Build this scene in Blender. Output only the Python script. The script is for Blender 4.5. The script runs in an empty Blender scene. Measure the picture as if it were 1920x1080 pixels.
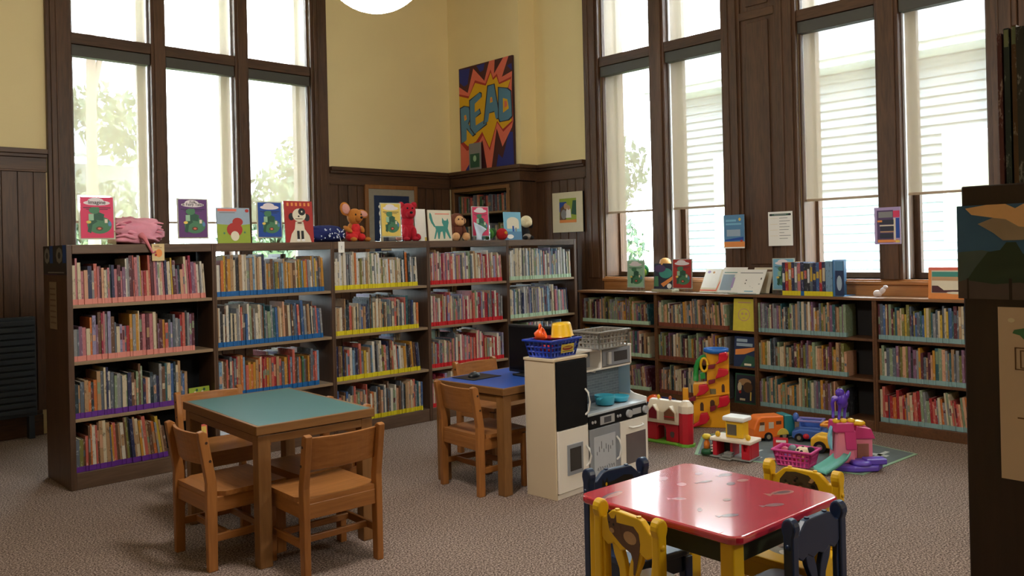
import bpy, bmesh, math, random
from mathutils import Vector, Matrix, Euler
random.seed(7)
SC = bpy.context.scene
COL = SC.collection
R = math.radians
PI = math.pi
ZERO = Vector((0, 0, 0))

# ------------------------------------------------------------------ camera
H = 1.42
YAW, PITCH, ROLL, FPX, CY = 0.7547, -0.0011, 0.02316, 1576.0, 467.3
def cam_axes():
    cy, sy = math.cos(YAW), math.sin(YAW)
    fw = Vector((sy, cy, 0)); rt = Vector((cy, -sy, 0)); dn = Vector((0, 0, -1))
    cp, sp = math.cos(PITCH), math.sin(PITCH)
    fw2 = fw * cp + dn * sp; dn2 = dn * cp - fw * sp
    cr, sr = math.cos(ROLL), math.sin(ROLL)
    return rt * cr + dn2 * sr, dn2 * cr - rt * sr, fw2
CR, CD, CF = cam_axes()
cd = bpy.data.cameras.new('camera')
cam = bpy.data.objects.new('camera', cd); COL.objects.link(cam)
cam.matrix_world = Matrix(((CR.x, -CD.x, -CF.x, 0), (CR.y, -CD.y, -CF.y, 0), (CR.z, -CD.z, -CF.z, H), (0, 0, 0, 1)))
cd.sensor_width = 36.0
cd.lens = FPX / 1920 * 36.0
cd.shift_y = -(540 - CY) / 1920
cd.clip_start = 0.05; cd.clip_end = 200
SC.camera = cam
def project(p):
    v = Vector(p) - Vector((0, 0, H))
    d = v.dot(CF)
    return (v.dot(CR) / d * FPX + 960, v.dot(CD) / d * FPX + CY, d)

# ------------------------------------------------------------------ world, lights, exposure
w = bpy.data.worlds.new('sky'); SC.world = w; w.use_nodes = True
nt = w.node_tree
bg = nt.nodes['Background']
bg.inputs['Color'].default_value = (0.86, 0.94, 1.0, 1)
bg.inputs['Strength'].default_value = 9.0
SC.view_settings.view_transform = 'Standard'
SC.view_settings.look = 'None'
SC.view_settings.gamma = 1.0
SC.view_settings.use_curve_mapping = False
SC.view_settings.exposure = 1.55
SC.cycles.max_bounces = 8
SC.cycles.diffuse_bounces = 5
SC.cycles.transparent_max_bounces = 16
SC.cycles.sample_clamp_indirect = 6.0
SC.cycles.caustics_reflective = False
SC.cycles.caustics_refractive = False
SC.cycles.use_denoising = True
LAMP_POWER = 24.0
# windows: (wall, lo, hi) along the wall
WIN_Z0, WIN_Z1 = 1.13, 4.35
YA, XB = 7.70, 6.52
LIGHTS_A = [(2.17, 2.83), (2.96, 3.62), (3.755, 4.43)]
LIGHTS_B1 = [(4.76, 5.56), (4.13, 4.92)]          # set below (left light first)
def portal(name, loc, rot, sx, sy):
    l = bpy.data.lights.new(name, 'AREA'); l.shape = 'RECTANGLE'; l.size = sx; l.size_y = sy
    l.cycles.is_portal = True
    o = bpy.data.objects.new(name, l); COL.objects.link(o); o.location = loc; o.rotation_euler = rot
zc, zh = (WIN_Z0 + WIN_Z1) / 2, WIN_Z1 - WIN_Z0
portal('window_daylight', (3.30, YA + .33, zc), (-PI / 2, 0, 0), 2.3, zh)
portal('window_daylight.001', (XB + .33, 4.84, zc), (0, PI / 2, 0), zh, 1.46)
portal('window_daylight.002', (XB + .33, 2.70, zc), (0, PI / 2, 0), zh, 1.46)

# ------------------------------------------------------------------ materials
def lin(c):
    c = c / 255.0
    return c / 12.92 if c <= 0.04045 else ((c + 0.055) / 1.055) ** 2.4
def S(r, g, b): return (lin(r), lin(g), lin(b), 1.0)
MATS = {}
def mat(name, rgb, rough=0.6, var=0.12, scale=30.0, metal=0.0, spec=0.5, bump=0.0, stretch=(1, 1, 1), coord='Object', emit=0.0, coat=0.0):
    """a plain surface with a little procedural unevenness in its colour"""
    if name in MATS: return MATS[name]
    m = bpy.data.materials.new(name); m.use_nodes = True
    n, l = m.node_tree.nodes, m.node_tree.links
    p = n['Principled BSDF']
    tc = n.new('ShaderNodeTexCoord'); mp = n.new('ShaderNodeMapping')
    mp.inputs['Scale'].default_value = stretch
    if coord == 'Position':
        g = n.new('ShaderNodeNewGeometry'); l.new(g.outputs['Position'], mp.inputs['Vector'])
    else:
        l.new(tc.outputs[coord], mp.inputs['Vector'])
    no = n.new('ShaderNodeTexNoise'); no.inputs['Scale'].default_value = scale; no.inputs['Detail'].default_value = 3
    l.new(mp.outputs[0], no.inputs['Vector'])
    mx = n.new('ShaderNodeMix'); mx.data_type = 'RGBA'
    c = S(*rgb)
    a = tuple(min(1, x * (1 - var)) for x in c[:3]) + (1,)
    b = tuple(min(1, x * (1 + var)) for x in c[:3]) + (1,)
    mx.inputs[6].default_value = a; mx.inputs[7].default_value = b
    l.new(no.outputs['Fac'], mx.inputs[0]); l.new(mx.outputs[2], p.inputs['Base Color'])
    p.inputs['Roughness'].default_value = rough; p.inputs['Metallic'].default_value = metal
    p.inputs['Specular IOR Level'].default_value = spec
    if coat: p.inputs['Coat Weight'].default_value = coat; p.inputs['Coat Roughness'].default_value = .06; p.inputs['Coat IOR'].default_value = 1.75
    if emit:
        p.inputs['Emission Color'].default_value = c; p.inputs['Emission Strength'].default_value = emit
    if bump:
        bp = n.new('ShaderNodeBump'); bp.inputs['Strength'].default_value = bump; bp.inputs['Distance'].default_value = .01
        l.new(no.outputs['Fac'], bp.inputs['Height']); l.new(bp.outputs[0], p.inputs['Normal'])
    MATS[name] = m
    return m
def wood(name, dark, light, axis='z', rough=0.45, scale=9.0, spec=0.4):
    """wood grain running along one axis"""
    if name in MATS: return MATS[name]
    m = bpy.data.materials.new(name); m.use_nodes = True
    n, l = m.node_tree.nodes, m.node_tree.links
    p = n['Principled BSDF']
    g = n.new('ShaderNodeTexCoord'); mp = n.new('ShaderNodeMapping')
    s = {'x': (.09, 1, 1), 'y': (1, .09, 1), 'z': (1, 1, .09)}[axis]
    mp.inputs['Scale'].default_value = s
    l.new(g.outputs['Object'], mp.inputs['Vector'])
    no = n.new('ShaderNodeTexNoise'); no.inputs['Scale'].default_value = scale * 7; no.inputs['Detail'].default_value = 6; no.inputs['Distortion'].default_value = .6
    l.new(mp.outputs[0], no.inputs['Vector'])
    n2 = n.new('ShaderNodeTexNoise'); n2.inputs['Scale'].default_value = scale; n2.inputs['Detail'].default_value = 2
    l.new(mp.outputs[0], n2.inputs['Vector'])
    ad = n.new('ShaderNodeMath'); ad.operation = 'ADD'; l.new(no.outputs['Fac'], ad.inputs[0]); l.new(n2.outputs['Fac'], ad.inputs[1])
    cr = n.new('ShaderNodeValToRGB'); cr.color_ramp.elements[0].position = .72; cr.color_ramp.elements[1].position = 1.22
    cr.color_ramp.elements[1].position = 1.0
    cr.color_ramp.elements[0].position = .35
    hf = n.new('ShaderNodeMath'); hf.operation = 'MULTIPLY'; hf.inputs[1].default_value = .62; l.new(ad.outputs[0], hf.inputs[0])
    cr.color_ramp.elements[0].color = S(*dark); cr.color_ramp.elements[1].color = S(*light)
    l.new(hf.outputs[0], cr.inputs[0]); l.new(cr.outputs[0], p.inputs['Base Color'])
    p.inputs['Roughness'].default_value = rough; p.inputs['Specular IOR Level'].default_value = spec
    bp = n.new('ShaderNodeBump'); bp.inputs['Strength'].default_value = .12; bp.inputs['Distance'].default_value = .004
    l.new(no.outputs['Fac'], bp.inputs['Height']); l.new(bp.outputs[0], p.inputs['Normal'])
    MATS[name] = m
    return m
def glass(name, tint=(.95, 1, .98), gloss=0.08):
    if name in MATS: return MATS[name]
    m = bpy.data.materials.new(name); m.use_nodes = True
    n, l = m.node_tree.nodes, m.node_tree.links; n.clear()
    o = n.new('ShaderNodeOutputMaterial'); mx = n.new('ShaderNodeMixShader')
    t = n.new('ShaderNodeBsdfTransparent'); t.inputs[0].default_value = tint + (1,)
    g = n.new('ShaderNodeBsdfGlossy'); g.inputs['Roughness'].default_value = .03
    no = n.new('ShaderNodeTexNoise'); no.inputs['Scale'].default_value = 2.0
    f = n.new('ShaderNodeMath'); f.operation = 'MULTIPLY'; f.inputs[1].default_value = gloss * 2
    l.new(no.outputs['Fac'], f.inputs[0]); l.new(f.outputs[0], mx.inputs[0])
    l.new(t.outputs[0], mx.inputs[1]); l.new(g.outputs[0], mx.inputs[2]); l.new(mx.outputs[0], o.inputs[0])
    MATS[name] = m
    return m
def screen_cloth(name, rgb, open_=.3, trans=.35):
    """woven screen cloth of the shades: see-through holes, the threads glow and reflect"""
    if name in MATS: return MATS[name]
    m = bpy.data.materials.new(name); m.use_nodes = True
    n, l = m.node_tree.nodes, m.node_tree.links; n.clear()
    o = n.new('ShaderNodeOutputMaterial')
    d = n.new('ShaderNodeBsdfDiffuse'); d.inputs[0].default_value = S(*rgb)
    tr = n.new('ShaderNodeBsdfTranslucent'); tr.inputs[0].default_value = S(*rgb)
    t = n.new('ShaderNodeBsdfTransparent')
    a = n.new('ShaderNodeMixShader'); a.inputs[0].default_value = trans
    l.new(d.outputs[0], a.inputs[1]); l.new(tr.outputs[0], a.inputs[2])
    tc = n.new('ShaderNodeTexCoord'); no = n.new('ShaderNodeTexNoise'); no.inputs['Scale'].default_value = 400
    l.new(tc.outputs['Object'], no.inputs['Vector'])
    mr = n.new('ShaderNodeMapRange'); mr.inputs[1].default_value = 0.3; mr.inputs[2].default_value = .7
    mr.inputs[3].default_value = open_ - .06; mr.inputs[4].default_value = open_ + .06
    l.new(no.outputs['Fac'], mr.inputs[0])
    b = n.new('ShaderNodeMixShader'); l.new(mr.outputs[0], b.inputs[0])
    l.new(a.outputs[0], b.inputs[1]); l.new(t.outputs[0], b.inputs[2]); l.new(b.outputs[0], o.inputs[0])
    MATS[name] = m
    return m
def emitter(name, rgb, strength):
    if name in MATS: return MATS[name]
    m = bpy.data.materials.new(name); m.use_nodes = True
    n, l = m.node_tree.nodes, m.node_tree.links
    p = n['Principled BSDF']; p.inputs['Base Color'].default_value = S(*rgb)
    p.inputs['Emission Color'].default_value = S(*rgb); p.inputs['Emission Strength'].default_value = strength
    MATS[name] = m
    return m

TRIM = wood('dark_oak_trim', (54, 37, 26), (108, 75, 52), 'z')
TRIMX = wood('dark_oak_trim_x', (54, 37, 26), (108, 75, 52), 'x')
TRIMY = wood('dark_oak_trim_y', (54, 37, 26), (108, 75, 52), 'y')
CASE = wood('bookcase_oak', (58, 40, 30), (98, 72, 54), 'z')
CASEX = wood('bookcase_oak_x', (70, 52, 40), (116, 90, 70), 'x')
SHELFX = wood('shelf_edge_x', (128, 106, 82), (158, 134, 106), 'x')
CASEY = wood('low_case_oak_y', (66, 42, 26), (118, 78, 48), 'y')
SILLW = wood('sill_oak', (140, 92, 50), (184, 130, 78), 'y')
OAKZ = wood('chair_oak_z', (126, 78, 36), (176, 116, 62), 'z', rough=.35)
OAKX = wood('chair_oak_x', (126, 78, 36), (180, 120, 66), 'x', rough=.35)
OAKY = wood('chair_oak_y', (126, 78, 36), (176, 116, 62), 'y', rough=.35)
TABX = wood('table_oak_x', (104, 68, 36), (146, 104, 60), 'x', rough=.4)
TABY = wood('table_oak_y', (104, 68, 36), (146, 104, 60), 'y', rough=.4)
TABZ = wood('table_oak_z', (104, 68, 36), (146, 104, 60), 'z', rough=.4)
PAINT = mat('yellow_wall_paint', (240, 222, 172), .85, .04, 3.0)
CEIL = mat('ceiling_paint', (232, 226, 208), .9, .03, 3.0)
WHITE = mat('white_melamine', (236, 230, 222), .45, .03, 6)
WHITEP = mat('white_plastic', (232, 230, 226), .35, .03, 6)
PAPER = mat('white_paper', (232, 230, 226), .7, .03, 8)
BLACKM = mat('black_paint', (12, 13, 16), .65, .1, 10, spec=.2)
GREYM = mat('grey_panel', (140, 145, 154), .5, .05, 8)
ACRYL = glass('clear_acrylic', (.96, .99, .98), .14)

# ------------------------------------------------------------------ mesh builder
class G:
    def __init__(s):
        s.v = []; s.f = []; s.mi = []; s.mats = []; s.sm = []
    def m(s, material):
        if material not in s.mats: s.mats.append(material)
        return s.mats.index(material)
    def add(s, vs, fs, material, smooth=False, M=None):
        o = len(s.v)
        for p in vs:
            p = Vector(p)
            s.v.append(M @ p if M is not None else p)
        k = s.m(material)
        for f in fs:
            s.f.append([i + o for i in f]); s.mi.append(k); s.sm.append(smooth)
        return s
    def box(s, x0, x1, y0, y1, z0, z1, material, M=None):
        if x0 > x1: x0, x1 = x1, x0
        if y0 > y1: y0, y1 = y1, y0
        if z0 > z1: z0, z1 = z1, z0
        v = [(x0, y0, z0), (x1, y0, z0), (x1, y1, z0), (x0, y1, z0), (x0, y0, z1), (x1, y0, z1), (x1, y1, z1), (x0, y1, z1)]
        f = [(0, 3, 2, 1), (4, 5, 6, 7), (0, 1, 5, 4), (1, 2, 6, 5), (2, 3, 7, 6), (3, 0, 4, 7)]
        return s.add(v, f, material, False, M)
    def prism(s, pts, lo, hi, material, axis='y', smooth=False, M=None):
        """pts: 2-d outline. axis y -> (x,z) extruded in y; x -> (y,z) in x; z -> (x,y) in z"""
        def P(a, b, t):
            return {'y': (a, t, b), 'x': (t, a, b), 'z': (a, b, t)}[axis]
        n = len(pts)
        ar = sum(pts[i][0] * pts[(i + 1) % n][1] - pts[(i + 1) % n][0] * pts[i][1] for i in range(n))
        if (ar < 0) != (axis == 'y'): pts = pts[::-1]
        v = [P(a, b, lo) for a, b in pts] + [P(a, b, hi) for a, b in pts]
        f = [tuple(range(n))[::-1], tuple(range(n, 2 * n))]
        s.add(v, f, material, False, M)
        o = len(s.v) - 2 * n
        k = s.m(material)
        for i in range(n):
            j = (i + 1) % n
            s.f.append([o + i, o + j, o + n + j, o + n + i]); s.mi.append(k); s.sm.append(smooth)
        return s
    def cyl(s, p0, p1, r0, material, r1=None, seg=16, smooth=True, M=None):
        p0, p1 = Vector(p0), Vector(p1); r1 = r0 if r1 is None else r1
        d = (p1 - p0).normalized()
        a = d.orthogonal().normalized(); b = d.cross(a)
        v = []
        for p, r in ((p0, r0), (p1, r1)):
            for i in range(seg):
                t = 2 * PI * i / seg
                v.append(p + (a * math.cos(t) + b * math.sin(t)) * r)
        s.add(v, [(i, (i + 1) % seg, seg + (i + 1) % seg, seg + i) for i in range(seg)], material, smooth, M)
        s.add(v, [tuple(range(seg))[::-1], tuple(range(seg, 2 * seg))], material, False, M)
        return s
    def ball(s, c, r, material, seg=20, rings=12, M=None, rot=None):
        if not hasattr(r, '__len__'): r = (r, r, r)
        c = Vector(c); v = []; f = []
        Q = Euler(rot).to_matrix() if rot else None
        for i in range(rings + 1):
            ph = PI * i / rings
            for j in range(seg):
                t = 2 * PI * j / seg
                p = Vector((math.sin(ph) * math.cos(t) * r[0], math.sin(ph) * math.sin(t) * r[1], math.cos(ph) * r[2]))
                if Q: p = Q @ p
                v.append(c + p)
        for i in range(rings):
            for j in range(seg):
                a = i * seg + j; b = i * seg + (j + 1) % seg
                if i == 0: f.append((a, a + seg, b + seg))
                elif i == rings - 1: f.append((a, a + seg, b))
                else: f.append((a, a + seg, b + seg, b))
        return s.add(v, f, material, True, M)
    def lathe(s, prof, c, material, seg=28, M=None, smooth=True):
        c = Vector(c); v = []; f = []
        n = len(prof)
        for r, z in prof:
            for j in range(seg):
                t = 2 * PI * j / seg
                v.append(c + Vector((r * math.cos(t), r * math.sin(t), z)))
        for i in range(n - 1):
            for j in range(seg):
                f.append((i * seg + j, i * seg + (j + 1) % seg, (i + 1) * seg + (j + 1) % seg, (i + 1) * seg + j))
        return s.add(v, f, material, smooth, M)
    def tube(s, pts, r, material, seg=8, M=None, rr=None):
        pts = [Vector(p) for p in pts]; v = []; f = []
        n = len(pts)
        up = Vector((0.13, 0.21, .97)).normalized()
        for i, p in enumerate(pts):
            d = (pts[min(i + 1, n - 1)] - pts[max(i - 1, 0)]).normalized()
            a = d.cross(up)
            if a.length < 1e-3: a = d.orthogonal()
            a.normalize(); b = d.cross(a)
            q = rr[i] if rr else r
            for j in range(seg):
                t = 2 * PI * j / seg
                v.append(p + (a * math.cos(t) + b * math.sin(t)) * q)
        for i in range(n - 1):
            for j in range(seg):
                f.append((i * seg + j, i * seg + (j + 1) % seg, (i + 1) * seg + (j + 1) % seg, (i + 1) * seg + j))
        f += [tuple(range(seg)), tuple(range((n - 1) * seg, n * seg))[::-1]]
        return s.add(v, f, material, True, M)
    def art(s, M, w, h, layers, step=.00012, base=0.0):
        """flat printed shapes on a sheet: local x 0..w, y 0..h of matrix M, each layer a hair above the last"""
        for k, (material, pts) in enumerate(layers):
            n = len(pts)
            ar = sum(pts[i][0] * pts[(i + 1) % n][1] - pts[(i + 1) % n][0] * pts[i][1] for i in range(n))
            if ar < 0: pts = pts[::-1]
            s.add([(a * w, b * h, base + step * (k + 1)) for a, b in pts], [tuple(range(n))], material, False, M)
        return s
    def build(s, name, parent=None, bevel=0.0, seg=2, subsurf=0, recalc=True):
        me = bpy.data.meshes.new(name)
        me.from_pydata([tuple(p) for p in s.v], [], s.f)
        for m_ in s.mats: me.materials.append(m_)
        for p, k, q in zip(me.polygons, s.mi, s.sm):
            p.material_index = k; p.use_smooth = q
        me.update()
        o = bpy.data.objects.new(name, me); COL.objects.link(o)
        if parent: o.parent = parent
        if bevel:
            b = o.modifiers.new('edge', 'BEVEL'); b.width = bevel; b.segments = seg; b.limit_method = 'ANGLE'; b.angle_limit = R(35)
            b.harden_normals = False
        if subsurf:
            b = o.modifiers.new('smooth', 'SUBSURF'); b.levels = subsurf; b.render_levels = subsurf
            for p in me.polygons: p.use_smooth = True
        return o
def tag(o, label, cat, group=None, kind=None):
    o['label'] = label; o['category'] = cat
    if group: o['group'] = group
    if kind: o['kind'] = kind
    return o
def thing(name, label, cat, loc=(0, 0, 0), rz=0.0, group=None):
    o = bpy.data.objects.new(name, None); COL.objects.link(o)
    o.location = loc; o.rotation_euler = (0, 0, rz); o.empty_display_size = .1
    return tag(o, label, cat, group)
def struct(g, name, parent=None, bevel=0.0):
    o = g.build(name, parent, bevel)
    if parent is None: o['kind'] = 'structure'
    return o
def sempty(name):
    o = bpy.data.objects.new(name, None); COL.objects.link(o); o['kind'] = 'structure'; return o
def dup(root, loc, rz, label, group=None):
    r = root.copy(); COL.objects.link(r); r.location = loc; r.rotation_euler = (0, 0, rz); r['label'] = label
    if group: r['group'] = group
    for ch in list(root.children):
        c = ch.copy(); COL.objects.link(c); c.parent = r
        for g in list(ch.children):
            d = g.copy(); COL.objects.link(d); d.parent = c
    return r
def ell(cx, cy, rx, ry, n=20, a0=0.0, a1=2 * PI, rot=0.0):
    o = []
    for i in range(n):
        t = a0 + (a1 - a0) * i / (n if abs(a1 - a0 - 2 * PI) < 1e-6 else n - 1)
        x, y = rx * math.cos(t), ry * math.sin(t)
        o.append((cx + x * math.cos(rot) - y * math.sin(rot), cy + x * math.sin(rot) + y * math.cos(rot)))
    return o
def rect(x0, y0, x1, y1): return [(x0, y0), (x1, y0), (x1, y1), (x0, y1)]
def frame_m(o, ex, ez):
    """sheet frame: local x along ex, local y along ez, local z = ex x ez (towards the reader)"""
    ex, ez = Vector(ex).normalized(), Vector(ez).normalized(); n = ex.cross(ez)
    return Matrix(((ex.x, ez.x, n.x, o[0]), (ex.y, ez.y, n.y, o[1]), (ex.z, ez.z, n.z, o[2]), (0, 0, 0, 1)))
def text_mesh(txt, size, M, material, parent, name='lettering', depth=.0004):
    cu = bpy.data.curves.new('t', 'FONT'); cu.body = txt; cu.size = size; cu.align_x = 'CENTER'; cu.align_y = 'CENTER'; cu.extrude = depth
    ob = bpy.data.objects.new('t', cu); COL.objects.link(ob)
    dg = bpy.context.evaluated_depsgraph_get(); dg.update()
    me = bpy.data.meshes.new_from_object(ob.evaluated_get(dg))
    bpy.data.objects.remove(ob); bpy.data.curves.remove(cu)
    me.transform(M); me.materials.clear(); me.materials.append(material); me.name = name
    o = bpy.data.objects.new(name, me); COL.objects.link(o); o.parent = parent
    return o
NUM = ['', 'first', 'second', 'third', 'fourth', 'fifth', 'sixth', 'seventh', 'eighth', 'ninth', 'tenth', 'eleventh', 'twelfth', 'thirteenth',
       'fourteenth', 'fifteenth', 'sixteenth', 'seventeenth', 'eighteenth', 'nineteenth', 'twentieth']
def nth(i):
    if i <= 20: return NUM[i]
    t = {2: 'twent', 3: 'thirt', 4: 'fort', 5: 'fift', 6: 'sixt', 7: 'sevent'}[i // 10]
    return t + 'ieth' if i % 10 == 0 else t + 'y-' + NUM[i % 10]

# ================================================================== the room
CEIL_Z = 4.6
CARPET = mat('brown_loop_carpet', (126, 112, 102), .95, .30, 260, bump=.35, spec=.1)
def carpet_nodes(m):
    n, l = m.node_tree.nodes, m.node_tree.links
    p = n['Principled BSDF']
    g = n.new('ShaderNodeNewGeometry')
    a = n.new('ShaderNodeTexNoise'); a.inputs['Scale'].default_value = 120; a.inputs['Detail'].default_value = 4; a.inputs['Roughness'].default_value = .7
    b = n.new('ShaderNodeTexNoise'); b.inputs['Scale'].default_value = 2.2; b.inputs['Detail'].default_value = 3
    l.new(g.outputs['Position'], a.inputs['Vector']); l.new(g.outputs['Position'], b.inputs['Vector'])
    cr = n.new('ShaderNodeValToRGB'); e = cr.color_ramp.elements
    e[0].position = .40; e[0].color = S(66, 54, 48); e[1].position = .62; e[1].color = S(190, 170, 158)
    x = e.new(.5); x.color = S(126, 108, 99)
    l.new(a.outputs['Fac'], cr.inputs[0])
    mr = n.new('ShaderNodeMapRange'); mr.inputs[3].default_value = .86; mr.inputs[4].default_value = 1.1
    l.new(b.outputs['Fac'], mr.inputs[0])
    mx = n.new('ShaderNodeMix'); mx.data_type = 'RGBA'; mx.blend_type = 'MULTIPLY'; mx.inputs[0].default_value = 1
    l.new(cr.outputs[0], mx.inputs[6]); l.new(mr.outputs[0], mx.inputs[7]); l.new(mx.outputs[2], p.inputs['Base Color'])
    bp = n.new('ShaderNodeBump'); bp.inputs['Strength'].default_value = .4; bp.inputs['Distance'].default_value = .004
    l.new(a.outputs['Fac'], bp.inputs['Height']); l.new(bp.outputs[0], p.inputs['Normal'])
carpet_nodes(CARPET)
X0, Y0 = -4.0, -4.0
struct(G().box(X0 - .3, XB + .35, Y0 - .3, YA + .35, -.1, 0, CARPET), 'floor')
struct(G().box(X0 - .3, XB + .35, Y0 - .3, YA + .35, CEIL_Z, CEIL_Z + .15, CEIL), 'ceiling')
g = G(); T = .35
AX0, AX1 = 2.17, 4.43
g.box(X0 - .3, AX0, YA, YA + T, 0, CEIL_Z, PAINT).box(AX1, XB + T, YA, YA + T, 0, CEIL_Z, PAINT)
g.box(AX0, AX1, YA, YA + T, 0, WIN_Z0, PAINT).box(AX0, AX1, YA, YA + T, WIN_Z1, CEIL_Z, PAINT)
struct(g, 'wall_back')
g = G()
BW = [(4.13, 5.56), (1.99, 3.42)]
ys = [Y0 - .3, 1.99, 3.42, 4.13, 5.56, YA]
for a, b in ((ys[0], ys[1]), (ys[2], ys[3]), (ys[4], ys[5])): g.box(XB, XB + T, a, b, 0, CEIL_Z, PAINT)
for a, b in BW: g.box(XB, XB + T, a, b, 0, WIN_Z0, PAINT).box(XB, XB + T, a, b, WIN_Z1, CEIL_Z, PAINT)
struct(g, 'wall_right')
struct(G().box(X0 - .3, XB + T, Y0 - .3, Y0, 0, CEIL_Z, PAINT), 'wall_front')
struct(G().box(X0 - .3, X0, Y0, YA, 0, CEIL_Z, PAINT), 'wall_left')
# chimney-like chase in the corner above the built-in shelves
struct(G().box(6.28, XB, 6.50, YA, 2.335, CEIL_Z, PAINT), 'wall_corner')

# vertical board wainscot: local x along the wall, y out of the wall is negative
def boards(g, a0, a1, z0, z1, M, wd=.115, step=.0):
    x = a0; k = 0
    while x < a1 - 1e-4:
        b = min(x + wd, a1)
        mm = TRIM
        g.box(x + .004, b - .004, -.018, 0, z0, z1, mm, M)
        x = b; k += 1
    g.box(a0, a1, -.006, 0, z0, z1, TRIM, M)
MA = Matrix.Translation((0, YA, 0))
MB_ = Matrix.Translation((XB, 0, 0)) @ Matrix.Rotation(-PI / 2, 4, 'Z')
def cap(g, a0, a1, M, mt):
    g.box(a0, a1, -.085, 0, 2.295, 2.335, mt, M)
    g.box(a0, a1, -.060, 0, 2.268, 2.295, mt, M)
    g.box(a0, a1, -.032, 0, 2.165, 2.268, mt, M)
    g.box(a0, a1, -.042, 0, 2.150, 2.165, mt, M)
g = G(); boards(g, X0, 1.965, .2, 2.16, MA); cap(g, X0, 1.965, MA, TRIMX); struct(g, 'trim_1', bevel=.004)
g = G(); boards(g, 4.625, 6.25, .2, 2.16, MA); cap(g, 4.625, 6.25, MA, TRIMX); struct(g, 'trim_2', bevel=.004)
g = G(); boards(g, -6.50, -5.77, .2, 2.16, MB_); cap(g, -6.50, -5.77, MB_, TRIMY); struct(g, 'trim_3', bevel=.004)
g = G(); boards(g, 2.17, 4.43, .2, 1.08, MA); struct(g, 'trim_4', bevel=.004)
g = G(); g.box(X0, 1.9, -.035, 0, 0, .17, TRIMX, MA).box(X0, 1.9, -.02, 0, .17, .2, TRIMX, MA)
g.box(2.17, 6.22, -.035, 0, 0, .17, TRIMX, MA); struct(g, 'baseboard_back', bevel=.004)
g = G(); g.box(-6.5, -5.6, -.035, 0, 0, .2, TRIMY, MB_); struct(g, 'baseboard_right', bevel=.004)

SHADE = screen_cloth('beige_screen_cloth', (204, 192, 174), .48, .11)
SHADEU = screen_cloth('pale_screen_cloth', (214, 202, 182), .62, .3)
CASS = mat('charcoal_metal', (70, 68, 64), .5, .06, 12)
TRACK = mat('grey_track_leak', (176, 172, 174), .4, .05, 10)  # side channel bar, light leaking past the shade put into its pale colour
PANE = glass('window_glass', (.97, 1, .99), .04)
HEM = mat('hem_bar', (170, 150, 128), .6, .05, 12)
shade_words = {}
def window(name, M, lights, outer, labels):
    """lights: (x0,x1) left to right. Built in the wall's own frame, y outwards."""
    root = sempty(name); root.matrix_world = M
    a0, a1 = outer
    g = G()
    for x0, x1 in ((a0 - .195, a0), (a1, a1 + .19)):
        g.box(x0, x1, -.045, .0, .0 if name == 'window_1' else 1.0, 4.55, TRIM)
        g.box(x0 + .03, x1 - .03, -.062, -.045, .22 if name == 'window_1' else 1.12, 4.55, TRIM)
        g.box(x0 + .07, x0 + .085, -.07, -.062, .22 if name == 'window_1' else 1.12, 4.55, TRIM)
        if name == 'window_1': g.box(x0 - .02, x1 + .02, -.08, 0, 0, .2, TRIM)
    g.box(a0 - .195, a1 + .19, -.07, 0, 4.35, 4.55, TRIMX)
    struct(g, 'window_casing', root, .006)
    g = G()
    g.box(a0, a0 + .02, 0, .33, WIN_Z0, WIN_Z1, TRIM).box(a1 - .02, a1, 0, .33, WIN_Z0, WIN_Z1, TRIM)
    g.box(a0, a1, 0, .33, WIN_Z1 - .02, WIN_Z1, TRIMX)
    for (p, q), (r, s) in zip(lights[:-1], lights[1:]):
        g.box(q, r, -.035, .26, WIN_Z0, WIN_Z1, TRIM)
        g.box(q + .025, r - .025, -.05, -.035, WIN_Z0, WIN_Z1, TRIM)
    struct(g, 'mullion', root, .005)
    g = G()
    for x0, x1 in lights:
        g.box(x0, x1, -.03, .26, 3.25, 3.345, TRIMX)
    struct(g, 'transom', root, .004)
    g = G(); g.box(a0, a1, -.02, .34, WIN_Z0 - .035, WIN_Z0, SILLW if name != 'window_1' else TRIMX); struct(g, 'window_sill', root, .004)
    for i, (x0, x1) in enumerate(lights):
        for z0, z1 in ((WIN_Z0, 3.25), (3.345, WIN_Z1 - .02)):
            g = G(); s = .045
            g.box(x0, x0 + s, .20, .25, z0, z1, TRIM).box(x1 - s, x1, .20, .25, z0, z1, TRIM)
            g.box(x0 + s, x1 - s, .20, .25, z0, z0 + s, TRIM).box(x0 + s, x1 - s, .20, .25, z1 - s, z1, TRIM)
            sash = struct(g, 'sash', root)
            struct(G().box(x0 + s, x1 - s, .223, .227, z0 + s, z1 - s, PANE), 'pane', sash)
        # shades hang in the opening: things of their own
        for z0, z1, lower in ((WIN_SHADE, 3.15, True), (3.352, 4.33, False)):
            lb = labels[i] if lower else labels[i].replace('lower', 'upper')
            t = thing('roller_shade', lb, 'shade', group='roller shades'); t.matrix_world = M
            c = SHADE if lower else SHADEU
            G().box(x0 + .022, x1 - .022, .045, .0465, z0, z1, c).build('shade_cloth', t)
            G().box(x0 + .022, x1 - .022, .040, .052, z0 - .02, z0, HEM).build('hem_bar', t, .002)
            if lower:
                G().box(x0 + .006, x1 - .006, -.022, .06, 3.15, 3.245, CASS).build('cassette', t, .004)
            sx = x1 - .016 if name == 'window_1' else x0 + .002
            G().box(sx, sx + .014, .03, .06, WIN_Z0 if lower else z0, z1, TRACK).build('side_track_leak', t)
    return root
WIN_SHADE = 1.755
window('window_1', MA, LIGHTS_A, (AX0, AX1), [
    'beige roller shade, lower, left light of the three-light window',
    'beige roller shade, lower, middle light of the three-light window',
    'beige roller shade, lower, right light of the three-light window'])
WIN_SHADE = 1.785
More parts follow.
